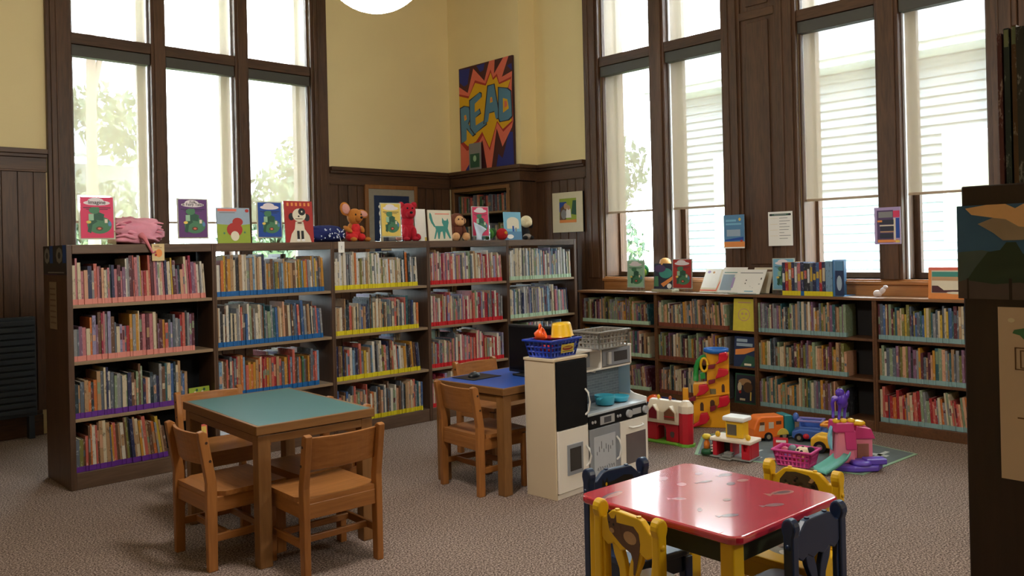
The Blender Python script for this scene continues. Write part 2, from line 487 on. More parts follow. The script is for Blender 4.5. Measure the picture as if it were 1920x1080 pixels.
window('window_2', MB_, [(-5.56, -4.93), (-4.757, -4.13)], (-5.56, -4.13), [
    'beige roller shade, lower, left light of the window nearest the framed photo',
    'beige roller shade, lower, right light of the window nearest the framed photo'])
window('window_3', MB_, [(-3.42, -2.775), (-2.60, -1.99)], (-3.42, -1.99), [
    'beige roller shade, lower, left light of the window behind the blue book row',
    'beige roller shade, lower, right light of the window behind the blue book row'])
# oak pier between the two right-hand windows
g = G()
g.box(-3.94, -3.61, -.03, 0, 1.0, 4.55, TRIM, MB_)
g.box(-3.88, -3.67, -.045, -.03, 1.25, 3.33, TRIM, MB_).box(-3.88, -3.67, -.045, -.03, 3.47, 4.5, TRIM, MB_)
g.box(-3.94, -3.61, -.05, -.03, 3.36, 3.43, TRIMY, MB_)
struct(g, 'trim_5', bevel=.006)
g = G(); boards(g, -1.80, 1.5, .2, 4.5, MB_, .16); struct(g, 'trim_6', bevel=.004)
# stool and apron board behind the low case
g = G()
g.box(-5.62, 1.0, -.045, 0, 1.09, 1.115, SILLW, MB_).box(-5.62, 1.0, -.022, 0, 1.0, 1.09, SILLW, MB_)
struct(g, 'trim_7', bevel=.003)

# built-in corner bookcase under the chase
t = thing('built_in_bookcase', 'built-in dark oak bookcase in the room corner under the comic-style canvas', 'bookcase', (0, 0, 0))
g = G()
g.box(6.25, 6.28, 6.50, 6.66, 0, 2.16, TRIM).box(6.25, 6.28, 7.64, YA - .03, 0, 2.16, TRIM)
g.box(6.25, 6.28, 6.66, 7.64, 2.10, 2.16, TRIMY).box(6.25, 6.28, 6.66, 7.64, 0, .5, TRIMY)
g.box(6.28, XB, 6.50, 6.53, 0, 2.16, TRIM).box(6.28, XB, 6.63, 6.66, .5, 2.1, TRIM).box(6.28, XB, 7.64, 7.67, .5, 2.1, TRIM)
g.build('case_frame', t, .004)
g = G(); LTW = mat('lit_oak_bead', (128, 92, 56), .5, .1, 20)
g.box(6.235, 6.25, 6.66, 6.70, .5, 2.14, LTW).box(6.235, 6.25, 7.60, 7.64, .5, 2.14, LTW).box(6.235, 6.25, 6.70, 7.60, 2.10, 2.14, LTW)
g.build('bead_frame', t, .003)
G().box(6.50, XB - .002, 6.66, 7.64, .5, 2.1, BLACKM).build('back_panel', t)
for z in (1.86, 1.50, 1.14): G().box(6.27, 6.50, 6.66, 7.64, z - .022, z, mat('niche_shelf', (150, 126, 96), .6)).build('shelf', t, .002)
g = G()
g.box(6.17, XB, 6.42, YA - .085, 2.295, 2.335, TRIMY).box(6.195, XB, 6.445, YA - .085, 2.268, 2.295, TRIMY)
g.box(6.222, XB, 6.472, YA - .06, 2.165, 2.268, TRIMY)
g.build('cornice', t, .005)

# ------------------------------------------------------------------ pendant globe lamps, one hanging in view and one added
LAMP = emitter('opal_glass_lit', (255, 250, 242), LAMP_POWER)
BRASS = mat('dark_brass', (90, 74, 50), .35, .05, 20, metal=.9)
def pendant(loc, label):
    t = thing('pendant_lamp', label, 'lamp', loc, 0, 'opal globe pendants')
    G().ball((0, 0, 0), .225, LAMP, 40, 24).build('globe', t)
    G().lathe([(.0, .26), (.09, .26), (.1, .225), (.085, .20)], (0, 0, 0), BRASS).build('collar', t)
    G().cyl((0, 0, .25), (0, 0, CEIL_Z - loc[2] - .02), .012, BRASS).build('stem', t)
    G().lathe([(0, -.05), (.05, -.04), (.075, 0), (0, 0)], (0, 0, CEIL_Z - loc[2]), BRASS).build('canopy', t)
pendant((2.02, 2.95, 2.66), 'opal glass globe pendant lamp, lit, hanging above the wooden tables')
for p, wd in (((3.8, -1.2, 2.66), 'behind the red table'),):  # extra pendant outside the view, added for its light
    pendant(p, 'added out-of-view globe pendant, lit, ' + wd)

# ------------------------------------------------------------------ outside: neighbour house, trees, ground
SIDING = mat('white_siding', (134, 140, 152), .7, .03, 4)
def house():
    t = thing('neighbour_house', 'white clapboard house with grey eaves beyond the right-hand windows', 'house', (11.5, 2.0, -1.2))
    g = G(); L0, L1 = -9.0, 6.2
    z = 0.0
    while z < 5.0:
        g.add([(0.0, L0, z), (0.0, L1, z), (.045, L1, z + .125), (.045, L0, z + .125), (.3, L0, z), (.3, L1, z), (.3, L1, z + .125), (.3, L0, z + .125)],
              [(0, 1, 2, 3), (7, 6, 5, 4), (0, 4, 5, 1), (3, 2, 6, 7), (1, 5, 6, 2), (0, 3, 7, 4)], SIDING)
        z += .125
    g.build('clapboard_wall', t)
    gr = mat('eave_white', (190, 196, 206), .6)
    G().box(-.45, .6, L0 - .2, L1 + .3, 5.02, 5.2, gr).build('eave', t)
    G().box(-.52, -.42, L0 - .2, L1 + .3, 5.12, 5.26, mat('gutter_grey', (170, 172, 180), .5)).build('gutter', t)
    G().prism([(-.5, 5.2), (4, 7.4), (4, 5.2)], L0 - .2, L1 + .3, mat('roof_shingle', (150, 150, 156), .9, .2, 8), 'y').build('roof', t)
    wf = mat('house_window_trim', (240, 242, 246), .5); wg = mat('house_window_glass', (176, 176, 162), .2, .1, 3)
    for yc in (4.87, 1.45, -2.6):
        f = G().box(-.03, .05, yc - .62, yc + .62, 2.6, 4.0, wf).build('window_surround', t)
        G().box(-.04, .0, yc - .48, yc + .48, 2.75, 3.82, wg).build('window_glass', f)
    return t
house()
LEAF = [mat('leaf_green_%s' % n, c, .7, .3, 6) for n, c in (('mid', (88, 104, 82)), ('pale', (110, 122, 98)), ('deep', (70, 88, 72)))]
BARK = mat('bark', (120, 102, 96), .9, .25, 12)
def tree(loc, label, blobs, trunk, n=900, seed=1, size=.16):
    rnd = random.Random(seed)
    t = thing('leafy_tree', label, 'tree', loc, 0, 'trees outside the windows')
    g = G()
    for pts, r in trunk: g.tube(pts, r, BARK, 8, rr=[r * (1 - .55 * i / max(1, len(pts) - 1)) for i in range(len(pts))])
    g.build('trunk', t)
    g = G()
    for c, r in blobs:
        for k in range(int(n * r * r)):
            d = Vector((rnd.gauss(0, 1), rnd.gauss(0, 1), rnd.gauss(0, 1))).normalized() * (r * rnd.random() ** .35)
            p = Vector(c) + d
            q = Euler((rnd.random() * 6, rnd.random() * 6, rnd.random() * 6)).to_matrix(); s = size * (.5 + rnd.random() * .7)
            vs = [p + q @ Vector(v) for v in ((-s, 0, 0), (0, -s * .5, 0), (s, 0, .02), (0, s * .5, 0))]
            g.add(vs, [(0, 1, 2, 3)], LEAF[rnd.randrange(3)])
    g.build('crown', t)
    return t
tree((3.50, 11.6, -1.2), 'tree with forked pale trunk seen through the left window', [((-.45, .9, 4.75), .50), ((.42, .9, 4.65), .48), ((-.5, 1.2, 4.3), .4), ((.75, 1.1, 4.35), .35), ((-.1, .9, 3.4), .5), ((.5, 1.0, 3.2), .55), ((-.4, .9, 2.9), .5), ((.2, .8, 2.5), .6)],
     [([(0, 0, 0), (.03, 0, 2), (.0, 0, 3.6), (.02, 0, 5.6), (-.1, 0, 7)], .10), ([(.0, 0, 4.6), (.14, 0, 5.3), (.3, 0, 6.2)], .05)], 1500, 3, .09)
tree((7.7, 14.0, -1.2), 'rounded pale green tree seen in the right light of the left window', [((.35, 0, 4.15), .75), ((-.25, .2, 3.5), .75), ((.5, .1, 3.2), .9), ((-.6, .3, 2.9), .7), ((.1, .3, 2.4), .9)], [([(0, 0, 0), (0, 0, 3.4)], .15)], 1300, 5, .10)
tree((10.2, 8.75, -1.2), 'leafy tree beside the white house, seen in the window nearest the corner', [((.1, .1, 4.2), .45), ((.25, -.2, 3.9), .5), ((.0, .2, 3.4), .7), ((-.1, -.1, 2.6), .7), ((.1, .1, 1.8), .7)], [([(0, 0, 0), (0, 0, 3.6)], .08)], 1400, 8, .08)
def shed():
    t = thing('garden_shed', 'low shed with a pale ribbed metal roof outside the left window', 'shed', (4.4, 13.9, -1.2))
    G().box(-.45, .45, 0, 1, 0, 4.1, SIDING).build('shed_wall', t)
    g = G(); m_ = mat('ribbed_roof', (150, 158, 172), .5, .05, 5)
    g.add([(-.62, -.5, 4.2), (.45, -.5, 4.2), (.45, .6, 5.05), (-.62, .6, 5.05), (-.62, -.5, 4.15), (.45, -.5, 4.15), (.45, .6, 5.0), (-.62, .6, 5.0)],
          [(0, 1, 2, 3), (7, 6, 5, 4), (0, 4, 5, 1), (1, 5, 6, 2), (2, 6, 7, 3), (3, 7, 4, 0)], m_)
    for i in range(10):
        x = -.6 + i * .11
        g.cyl((x, -.5, 4.215), (x, .6, 5.065), .018, m_, seg=8)
    g.build('metal_roof', t)
shed()
struct(G().box(-20, 30, YA + T, 40, -1.3, -1.2, mat('lawn', (120, 140, 90), .9, .3, 4)).box(XB + T, 30, -25, YA + T, -1.3, -1.2, mat('lawn', (120, 140, 90))), 'ground')

# ================================================================== bookcases
YF, YBK = 5.634, 6.14
EDG = [1.54, 2.475, 3.41, 4.33, 5.243, 6.173]
ZT = 1.515
SH = [1.142, .79, .437]
BASEZ = .104
BAYN = ['leftmost tall bookcase', 'blue-band bookcase', 'yellow-band bookcase', 'red-band bookcase', 'rightmost tall bookcase']
BLAB = ['tall dark oak bookcase, first from the left, full of pink and purple banded books',
        'tall dark oak bookcase whose books carry blue spine bands',
        'tall dark oak bookcase whose books carry yellow spine bands',
        'tall dark oak bookcase whose books carry red spine bands',
        'tall dark oak bookcase at the right end of the row, pale green spine bands']
for i in range(5):
    x0, x1 = EDG[i], EDG[i + 1]
    t = thing('tall_bookcase', BLAB[i], 'bookcase', (x0, YF, 0), 0, 'tall bookcases in a row')
    w_ = x1 - x0; D = YBK - YF
    pt = .034 if i == 0 else .016
    G().box(0, pt, 0, D, 0, ZT, CASE).build('side_panel', t, .003)
    G().box(w_ - (.034 if i == 4 else .016), w_ - .0005, 0, D, 0, ZT, CASE).build('side_panel', t, .003)
    G().box(pt, w_ - .017 - (.018 if i == 4 else 0), 0, D, ZT - .056, ZT, CASEX).build('top_board', t, .003)
    G().box(pt, w_ - .017 - (.018 if i == 4 else 0), .004, D - .004, 0, BASEZ, CASEX).build('base', t, .003)
    for z in SH:
        G().box(pt, w_ - .017 - (.018 if i == 4 else 0), .006, D - .006, z - .021, z, SHELFX).build('shelf', t, .002)
    if i == 0: G().box(pt, w_ - .017, .26, .27, BASEZ, ZT - .056, BLACKM).build('back_panel', t)

LBY = [5.69, 4.75, 3.72, 2.73, 1.74, .74]
LBS = [.692, .388]
LBB = .078
LBLAB = ['low oak bookcase under the window, nearest the corner, half behind the play kitchen',
         'low oak bookcase with face-out books at its right, brown spine bands',
         'low oak bookcase below the blue book row on the ledge',
         'low oak bookcase below the small white figurine on the ledge',
         'low oak bookcase mostly hidden behind the painted end panel']
LBN = ['low bookcase nearest the corner', 'low bookcase with brown bands', 'third low bookcase', 'low bookcase under the white figurine', 'last low bookcase']
XF = 6.262
for i in range(5):
    a, b = LBY[i], LBY[i + 1]
    t = thing('low_bookcase', LBLAB[i], 'bookcase', (XF, a, 0), -PI / 2, 'low bookcases along the right wall')
    w_ = a - b; D = XB - XF - .022
    G().box(0, .016, 0, D, 0, .98, CASEY).build('side_panel', t, .002)
    G().box(w_ - .017, w_ - .001, 0, D, 0, .98, CASEY).build('side_panel', t, .002)
    G().box(.017, w_ - .018, .0, D, 0, LBB, CASEY).build('base', t, .003)
    for z in LBS: G().box(.017, w_ - .018, .006, D, z - .02, z, CASEY).build('shelf', t, .002)
    G().box(.017, w_ - .018, D - .012, D, LBB, .98, mat('shaded_case_back', (24, 18, 16), .7, .2, 6)).build('back_panel', t)  # near-black colour holds the shade between the books
t = thing('ledge_top', 'continuous oak ledge top over the low bookcases below the windows', 'ledge')
G().box(XF - .018, XB - .024, .70, 5.70, .981, 1.003, wood('ledge_oak', (96, 64, 42), (150, 110, 76), 'y', rough=.35)).build('top_board', t, .004)

# ================================================================== books
PAL = {'pink': (196, 120, 128), 'coral': (198, 98, 84), 'red': (166, 38, 44), 'crimson': (150, 28, 62), 'maroon': (92, 36, 48), 'mauve': (128, 92, 120),
       'lavender': (150, 142, 176), 'purple': (82, 52, 110), 'navy': (38, 44, 82), 'blue': (64, 98, 150), 'sky blue': (126, 160, 190), 'teal': (44, 92, 98),
       'dark teal': (28, 52, 62), 'green': (62, 112, 72), 'sage': (134, 152, 120), 'olive': (122, 118, 56), 'yellow': (206, 172, 62), 'gold': (196, 138, 44),
       'orange': (200, 110, 48), 'tan': (178, 142, 104), 'brown': (104, 70, 48), 'cream': (212, 196, 166), 'ivory': (220, 212, 196), 'white': (218, 218, 218),
       'grey': (138, 138, 142), 'slate': (92, 102, 114), 'charcoal': (42, 44, 50), 'peach': (212, 160, 128)}
PAL = {k: tuple(int(v * .9) for v in c) for k, c in PAL.items()}
BANDS = {'coral': (210, 132, 120), 'purple': (92, 36, 136), 'blue': (10, 92, 158), 'yellow': (212, 196, 24), 'red': (196, 26, 36), 'pale': (176, 204, 178), 'brick': (118, 62, 44), 'aqua': (126, 158, 160), 'none': None}
def book_mat(nm):
    key = 'book_' + nm.replace(' ', '_')
    if key in MATS: return MATS[key]
    m = mat(key, PAL[nm], .45, .10, 20, coord='Position')
    n, l = m.node_tree.nodes, m.node_tree.links
    p = n['Principled BSDF']; old = p.inputs['Base Color'].links[0].from_socket
    g = n.new('ShaderNodeNewGeometry'); mp = n.new('ShaderNodeMapping'); mp.inputs['Scale'].default_value = (70, 70, 26)
    no = n.new('ShaderNodeTexNoise'); no.inputs['Scale'].default_value = 1.0; no.inputs['Detail'].default_value = 4; no.inputs['Roughness'].default_value = .75
    l.new(g.outputs['Position'], mp.inputs[0]); l.new(mp.outputs[0], no.inputs['Vector'])
    cr = n.new('ShaderNodeValToRGB'); cr.color_ramp.elements[0].position = .57; cr.color_ramp.elements[1].position = .64
    l.new(no.outputs['Fac'], cr.inputs[0])
    mx = n.new('ShaderNodeMix'); mx.data_type = 'RGBA'
    lum = sum(PAL[nm]) / 3
    c2 = tuple(int(v * .45) for v in PAL[nm]) if lum > 125 else tuple(int(v + (222 - v) * .6) for v in PAL[nm])
    mx.inputs[7].default_value = S(*c2); l.new(old, mx.inputs[6])
    mm = n.new('ShaderNodeMath'); mm.operation = 'MULTIPLY'; mm.inputs[1].default_value = .75
    l.new(cr.outputs[0], mm.inputs[0]); l.new(mm.outputs[0], mx.inputs[0]); l.new(mx.outputs[2], p.inputs['Base Color'])
    return m
PAGE = mat('page_block', (222, 212, 190), .8, .06, 60)
def band_mat(b): return mat('spine_band_' + b, BANDS[b], .5, .06, 20)
BOOKS = []
def book_geo(g, b, M):
    t, d, h = b['t'], b['d'], b['h']; c = book_mat(b['c'])
    k = min(.0022, t * .2)
    bd = b['band']; bz = b.get('bz', .034)
    g.box(0, k, .003, d, 0, h, c, M).box(t - k, t, .003, d, 0, h, c, M)
    g.box(k, t - k, .006, d - .004, .003, h - .004, PAGE, M)
    z0 = 0
    if BANDS.get(bd):
        bm = band_mat(bd)
        g.box(0, t, -.0006, .006, 0, bz, bm, M); z0 = bz
        g.box(-.0003, k, .004, .03, 0, bz, bm, M).box(t - k, t + .0003, .004, .03, 0, bz, bm, M)
    g.box(0, t, 0, .006, z0, h, c, M)
    if b.get('patch'):
        pc, a, e = b['patch']
        g.box(t * .12, t * .88, -.0004, .001, z0 + (h - z0) * a, z0 + (h - z0) * e, book_mat(pc), M)
def fill(shelf, run, ordin, M, L, z, pal, band, hr=(.20, .30), tr=(.010, .0235), seed=1, lean=0.0, vis=1.0, depth=(.19, .23), gap=0, jit=.014):
    """pack a run of books along local x 0..L; M puts the run on its shelf"""
    rnd = random.Random(seed)
    x = 0.0; i = 0; hs = rnd.uniform(*hr)
    cols = [c for c, w_ in pal for _ in range(w_)]
    last = None
    while True:
        t = rnd.uniform(*tr)
        if rnd.random() < .12: t *= .6
        if rnd.random() < .35: hs = rnd.uniform(*hr)
        h = max(hr[0], min(hr[1], hs + rnd.uniform(-.022, .022)))
        c = rnd.choice(cols)
        if c == last: c = rnd.choice(cols)
        last = c
        a = lean * (x / L) ** 1.3 if lean else 0
        a += rnd.uniform(0, .012)
        wx = t / math.cos(a) + .0006
        if x + wx > L: break
        b = dict(t=t, d=rnd.uniform(*depth), h=h, c=c, band=band, vis=vis, shelf=shelf, ordin=ordin)
        if rnd.random() < .32:
            p0 = rnd.uniform(.3, .55); b['patch'] = (rnd.choice(['cream', 'grey', 'tan', 'slate', 'peach', 'maroon', 'sage']), p0, p0 + rnd.uniform(.12, .4))
        y = rnd.uniform(0, jit)
        b['M'] = M @ Matrix.Translation((x, y, 0)) @ Matrix.Rotation(-a, 4, 'Y')
        i += 1; b['i'] = i
        BOOKS.append(b)
        x += wx
def rowA(bay, k, x0, x1, pal, band, seed, lean=0, vis=1.0, hr=(.20, .30), tr=(.010, .0235), n0=0):
    z = ([*SH, BASEZ])[k]
    fill(bay, k, '%s shelf of the %s' % (['top', 'second', 'third', 'bottom'][k], BAYN[bay]), Matrix.Translation((x0, YF + .010, z + .0008)), x1 - x0, z, pal, band, hr, tr, seed, lean, vis)
def rowB(bay, k, y0, y1, pal, band, seed, lean=0, vis=1.0, hr=(.19, .262), tr=(.010, .024)):
    z = ([*LBS, LBB])[k]; k2 = k
    M = Matrix.Translation((XF + .012, y0, z + .0008)) @ Matrix.Rotation(-PI / 2, 4, 'Z')
    fill(10 + bay, k, '%s shelf of the %s' % (['top', 'middle', 'bottom'][k2], LBN[bay]), M, y0 - y1, z, pal, band, hr, tr, seed, lean, vis, depth=(.17, .20), jit=.01)
P_WARM = [('pink', 7), ('coral', 2), ('cream', 5), ('red', 1), ('crimson', 3), ('tan', 2), ('maroon', 3), ('dark teal', 2), ('grey', 2), ('mauve', 3), ('navy', 1), ('ivory', 3), ('yellow', 1), ('peach', 2)]
P_MAUVE = [('mauve', 5), ('pink', 4), ('red', 3), ('maroon', 3), ('crimson', 2), ('grey', 4), ('slate', 2), ('orange', 1), ('gold', 2), ('cream', 3), ('coral', 3), ('charcoal', 1), ('lavender', 2), ('brown', 2)]
P_MIX = [('cream', 5), ('tan', 4), ('coral', 3), ('teal', 2), ('dark teal', 2), ('slate', 3), ('grey', 3), ('blue', 2), ('brown', 3), ('orange', 2), ('sage', 3), ('ivory', 4), ('navy', 1), ('charcoal', 2), ('peach', 2)]
P_EARTH = [('tan', 4), ('brown', 4), ('cream', 4), ('grey', 3), ('slate', 4), ('olive', 2), ('yellow', 1), ('coral', 2), ('sky blue', 2), ('charcoal', 2), ('gold', 2), ('ivory', 2), ('navy', 2), ('orange', 1)]
P_ORANGE = [('orange', 4), ('coral', 4), ('gold', 3), ('tan', 3), ('green', 2), ('sky blue', 2), ('brown', 3), ('red', 2), ('cream', 2), ('slate', 2)]
P_PALE = [('ivory', 6), ('white', 4), ('lavender', 3), ('sky blue', 3), ('cream', 4), ('grey', 3), ('slate', 2), ('pink', 1), ('sage', 2), ('navy', 1)]
P_IVORY = [('ivory', 6), ('cream', 5), ('sage', 3), ('dark teal', 2), ('orange', 2), ('tan', 2), ('white', 4), ('grey', 2), ('olive', 1)]
P_ROSE = [('pink', 4), ('coral', 2), ('ivory', 4), ('lavender', 2), ('tan', 3), ('red', 2), ('grey', 3), ('cream', 3), ('sage', 1), ('slate', 2), ('crimson', 1)]
P_LOW = [('cream', 3), ('tan', 4), ('sage', 4), ('mauve', 3), ('grey', 3), ('slate', 2), ('olive', 2), ('brown', 2), ('gold', 2), ('teal', 2), ('peach', 2), ('ivory', 1), ('maroon', 2), ('charcoal', 2)]
P_LOWB = [('slate', 3), ('navy', 2), ('teal', 3), ('sage', 4), ('cream', 4), ('grey', 3), ('olive', 3), ('maroon', 2), ('blue', 2), ('tan', 2), ('yellow', 1)]
P_LOWR = [('coral', 4), ('red', 4), ('orange', 3), ('cream', 3), ('grey', 3), ('slate', 2), ('sage', 2), ('peach', 3)]
rowA(0, 0, 1.578, 2.42, P_WARM, 'coral', 11, .05)
rowA(0, 1, 1.578, 2.34, P_MAUVE, 'coral', 12, .0)
rowA(0, 2, 1.578, 2.285, P_MIX, 'purple', 13, .0)
rowA(0, 3, 1.578, 2.15, P_EARTH, 'purple', 14, .14)
rowA(1, 0, 2.497, 3.345, P_EARTH, 'blue', 21, .03, hr=(.22, .29))
rowA(1, 1, 2.497, 3.33, P_MIX, 'blue', 22, .06, hr=(.22, .29))
rowA(1, 2, 2.497, 3.30, P_ORANGE, 'blue', 23, .0, .75, hr=(.2, .29))
rowA(1, 3, 2.80, 3.1, P_EARTH, 'blue', 24, 0, .1)
rowA(2, 0, 3.43, 4.24, P_IVORY, 'yellow', 31, .04, hr=(.22, .295))
rowA(2, 1, 3.43, 4.23, P_MIX, 'yellow', 32, .0, hr=(.21, .28))
rowA(2, 2, 3.43, 4.25, P_EARTH, 'yellow', 33, .08, hr=(.2, .28))
rowA(2, 3, 3.43, 4.26, P_MIX, 'yellow', 34, .0, .6, hr=(.2, .28))
rowA(3, 0, 4.352, 5.19, P_ROSE, 'red', 41, .04, hr=(.22, .295))
rowA(3, 1, 4.352, 5.19, P_ROSE, 'red', 42, .0, hr=(.2, .28))
rowA(3, 2, 4.352, 5.19, P_ROSE, 'red', 43, .0, .8, hr=(.2, .28))
rowA(3, 3, 4.352, 4.9, P_ROSE, 'red', 44, .0, .2)
rowA(4, 0, 5.265, 6.11, P_PALE, 'pale', 51, .03, hr=(.23, .295))
rowA(4, 1, 5.265, 6.06, P_PALE, 'pale', 52, .06, hr=(.22, .29))
rowA(4, 2, 5.265, 5.95, P_PALE, 'pale', 53, .0, .1)
for k in range(3):
    rowB(0, k, 5.668, 4.83, P_LOW, 'pale', 61 + k, .02 if k == 0 else .1 * (k == 2), .5 if k else .9)
    rowB(1, k, 4.728, [3.985, 4.0, 4.05][k], P_LOW, 'brick', 71 + k, .0 if k else .06, [1, .8, .35][k])
    rowB(2, k, 3.70, [2.945, 2.945, 2.96][k], [P_LOW, P_LOW, P_LOW][k], 'aqua', 81 + k, 0, 1)
    rowB(3, k, 2.705, [1.78, 1.98, 2.05][k], [P_LOWB, P_LOW, P_LOWR][k], 'aqua', 91 + k, [.0, .0, .12][k], .75)
    rowB(4, k, 1.71, 1.0, P_LOWB, 'aqua', 101 + k, 0, .0)
    for a in (2, 3):   # books on the deep side of the left-open gaps
        pass
# corner built-in
M = Matrix.Translation((6.30, 7.60, 1.861)) @ Matrix.Rotation(-PI / 2, 4, 'Z')
fill(30, 0, 'upper shelf of the built-in corner bookcase', M, .88, 1.86, [('coral', 2), ('peach', 2), ('charcoal', 2), ('green', 2), ('maroon', 2), ('slate', 4), ('grey', 2)], 'none', (.17, .2), (.02, .035), 131, 0, .9, (.13, .15))
M = Matrix.Translation((6.30, 7.60, 1.501)) @ Matrix.Rotation(-PI / 2, 4, 'Z')
fill(30, 1, 'second shelf of the built-in corner bookcase', M, .88, 1.5, [('teal', 3), ('slate', 3), ('olive', 2), ('cream', 2), ('grey', 2)], 'none', (.18, .23), (.02, .035), 132, 0, .3, (.13, .15))
# far side of the open bookcases: fore-edges and tops of the books shelved towards the window
for bay in (1, 2, 3, 4):
    for k in range(3):
        M = Matrix.Translation((EDG[bay + 1] - .1, YBK - .012, ([*SH])[k] + .0008)) @ Matrix.Rotation(PI, 4, 'Z')
        fill(40 + bay, k, '', M, .34 + .1 * ((bay + k) % 3), 0, P_PALE, 'none', (.2, .29), (.014, .03), 140 + bay * 5 + k, 0, 0, (.19, .22))

def spine_area(b):
    M = b['M']
    c = [project(M @ Vector(p)) for p in ((0, 0, 0), (b['t'], 0, 0), (b['t'], 0, b['h']), (0, 0, b['h']))]
    if min(q[2] for q in c) < .1: return 0
    a = abs(sum(c[i][0] * c[(i + 1) % 4][1] - c[(i + 1) % 4][0] * c[i][1] for i in range(4))) / 2
    if max(q[0] for q in c) > 1805 and b['shelf'] >= 10: a *= .2
    return a * b['vis']
NBOOK = 298
order = sorted(range(len(BOOKS)), key=lambda i: -spine_area(BOOKS[i]))
own = set(order[:NBOOK])
rest = G()
def size_word(b):
    return 'thin' if b['t'] < .0125 else 'thick' if b['t'] > .0205 else 'tall' if b['h'] > .272 else 'short' if b['h'] < .225 else 'medium'
for i, b in enumerate(BOOKS):
    if i in own:
        g = G(); book_geo(g, b, None)
        o = g.build('picture_book'); o.matrix_world = b['M']
        tag(o, '%s %s picture book, %s from left, %s' % (size_word(b), b['c'], nth(b['i']), b['ordin'].replace('shelf of the', 'shelf,')), 'book', 'books on the ' + b['ordin'])
    else:
        book_geo(rest, b, b['M'])
o = rest.build('shelved_books')
tag(o, 'remaining picture books packed on the farther shelves of the bookcases', 'book', kind='stuff')
print('BOOKS', len(BOOKS), len(own))

# ================================================================== wooden chairs and tables
PLUG = mat('dark_peg', (48, 26, 14), .5)
def chair_parts(t):
    for s in (-1, 1):
        prof = [(0, 0), (.044, 0), (.047, .33), (.046, .40), (.006, .628), (-.012, .640), (-.036, .634), (-.032, .60), (.0, .40), (-.002, .33)]
        x0, x1 = (.168, .200) if s > 0 else (-.200, -.168)
        leg = G().prism(prof, x0, x1, OAKZ, 'x').build('rear_leg', t, .004)
        for z, y in ((.585, -.0), (.50, .016)):
            G().cyl((s * .1995, y, z), (s * .2015, y, z), .0065, PLUG, seg=10).build('peg', leg)
        G().box(x0, x1, .335, .383, 0, .322, OAKZ).build('front_leg', t, .004)
    # curved back board between the rear posts
    n = 12; pts = []
    for z, yo in ((.475, .012), (.622, -.014)):
        for th in (0, .016):
            for i in range(n + 1):
                u = -1 + 2 * i / n
                pts.append((u * .170, yo + .006 - .030 * (1 - u * u) + th, z))
    k = n + 1; f = []
    for i in range(n):
        a = i
        f += [(a, a + 1, 2 * k + a + 1, 2 * k + a), (k + a + 1, k + a, 3 * k + a, 3 * k + a + 1), (2 * k + a, 2 * k + a + 1, 3 * k + a + 1, 3 * k + a), (a + 1, a, k + a, k + a + 1)]
    f += [(0, 2 * k, 3 * k, k), (n, k + n, 3 * k + n, 2 * k + n)]
    G().add(pts, f, OAKX).build('backrest', t, .004)
    # saddle seat
    nx, ny = 12, 10; v = []; f = []
    for side in (0, 1):
        for j in range(ny + 1):
            for i in range(nx + 1):
                x = -.200 + .400 * i / nx; y = .012 + .376 * j / ny
                u, w2 = (i / nx * 2 - 1), (j / ny)
                dz = -.007 * max(0, 1 - u ** 4) * max(0, math.sin(PI * min(1, (1.12 - w2) / 1.1))) if side else 0
                if abs(x) > .166 and y < .05: x = math.copysign(.166, x)
                v.append((x, y, (.352 + dz) if side else .330))
    q = (nx + 1) * (ny + 1)
    for j in range(ny):
        for i in range(nx):
            a = j * (nx + 1) + i
            f.append((q + a, q + a + 1, q + a + nx + 2, q + a + nx + 1)); f.append((a, a + nx + 1, a + nx + 2, a + 1))
    for i in range(nx):
        f.append((i, i + 1, q + i + 1, q + i)); b = ny * (nx + 1) + i; f.append((b + 1, b, q + b, q + b + 1))
    for j in range(ny):
        a = j * (nx + 1); f.append((a + nx + 1, a, q + a, q + a + nx + 1)); b = a + nx; f.append((b, b + nx + 1, q + b + nx + 1, q + b))
    o = G().add(v, f, OAKX).build('seat', t, .004)
    g = G()
    g.box(-.168, .168, .010, .030, .262, .330, OAKX).box(-.168, .168, .352, .372, .262, .330, OAKX)
    g.box(-.192, -.172, .046, .336, .262, .330, OAKY).box(.172, .192, .046, .336, .262, .330, OAKY)
    g.build('apron', t, .003)
    for s in (-1, 1): G().box(s * .174, s * .192, .044, .338, .128, .162, OAKY).build('stretcher', t, .003)
    G().box(-.174, .174, .10, .118, .13, .16, OAKX).build('stretcher', t, .003)
    G().box(-.174, .174, .27, .288, .13, .16, OAKX).build('stretcher', t, .003)
CG = "children's wooden library chairs"
c0 = thing('wooden_chair', 'oak chair with its back to the camera at the near end of the green table', 'chair', (2.02, 3.285, 0), R(-2), CG)
chair_parts(c0)
for loc, rz, lb in (((1.572, 3.905, 0), -90, 'oak chair pushed in at the left long side of the green table'),
                    ((2.10, 4.885, 0), 178, 'oak chair facing the camera behind the far end of the green table'),
                    ((2.415, 3.90, 0), 90, 'oak chair pushed under the right long side of the green table'),
                    ((3.165, 3.868, 0), -94, 'oak chair in front of the black monitor at the blue table'),
                    ((3.965, 4.625, 0), 182, 'oak chair on the far side of the blue table by the red-band books')):
    dup(c0, loc, R(rz), lb)
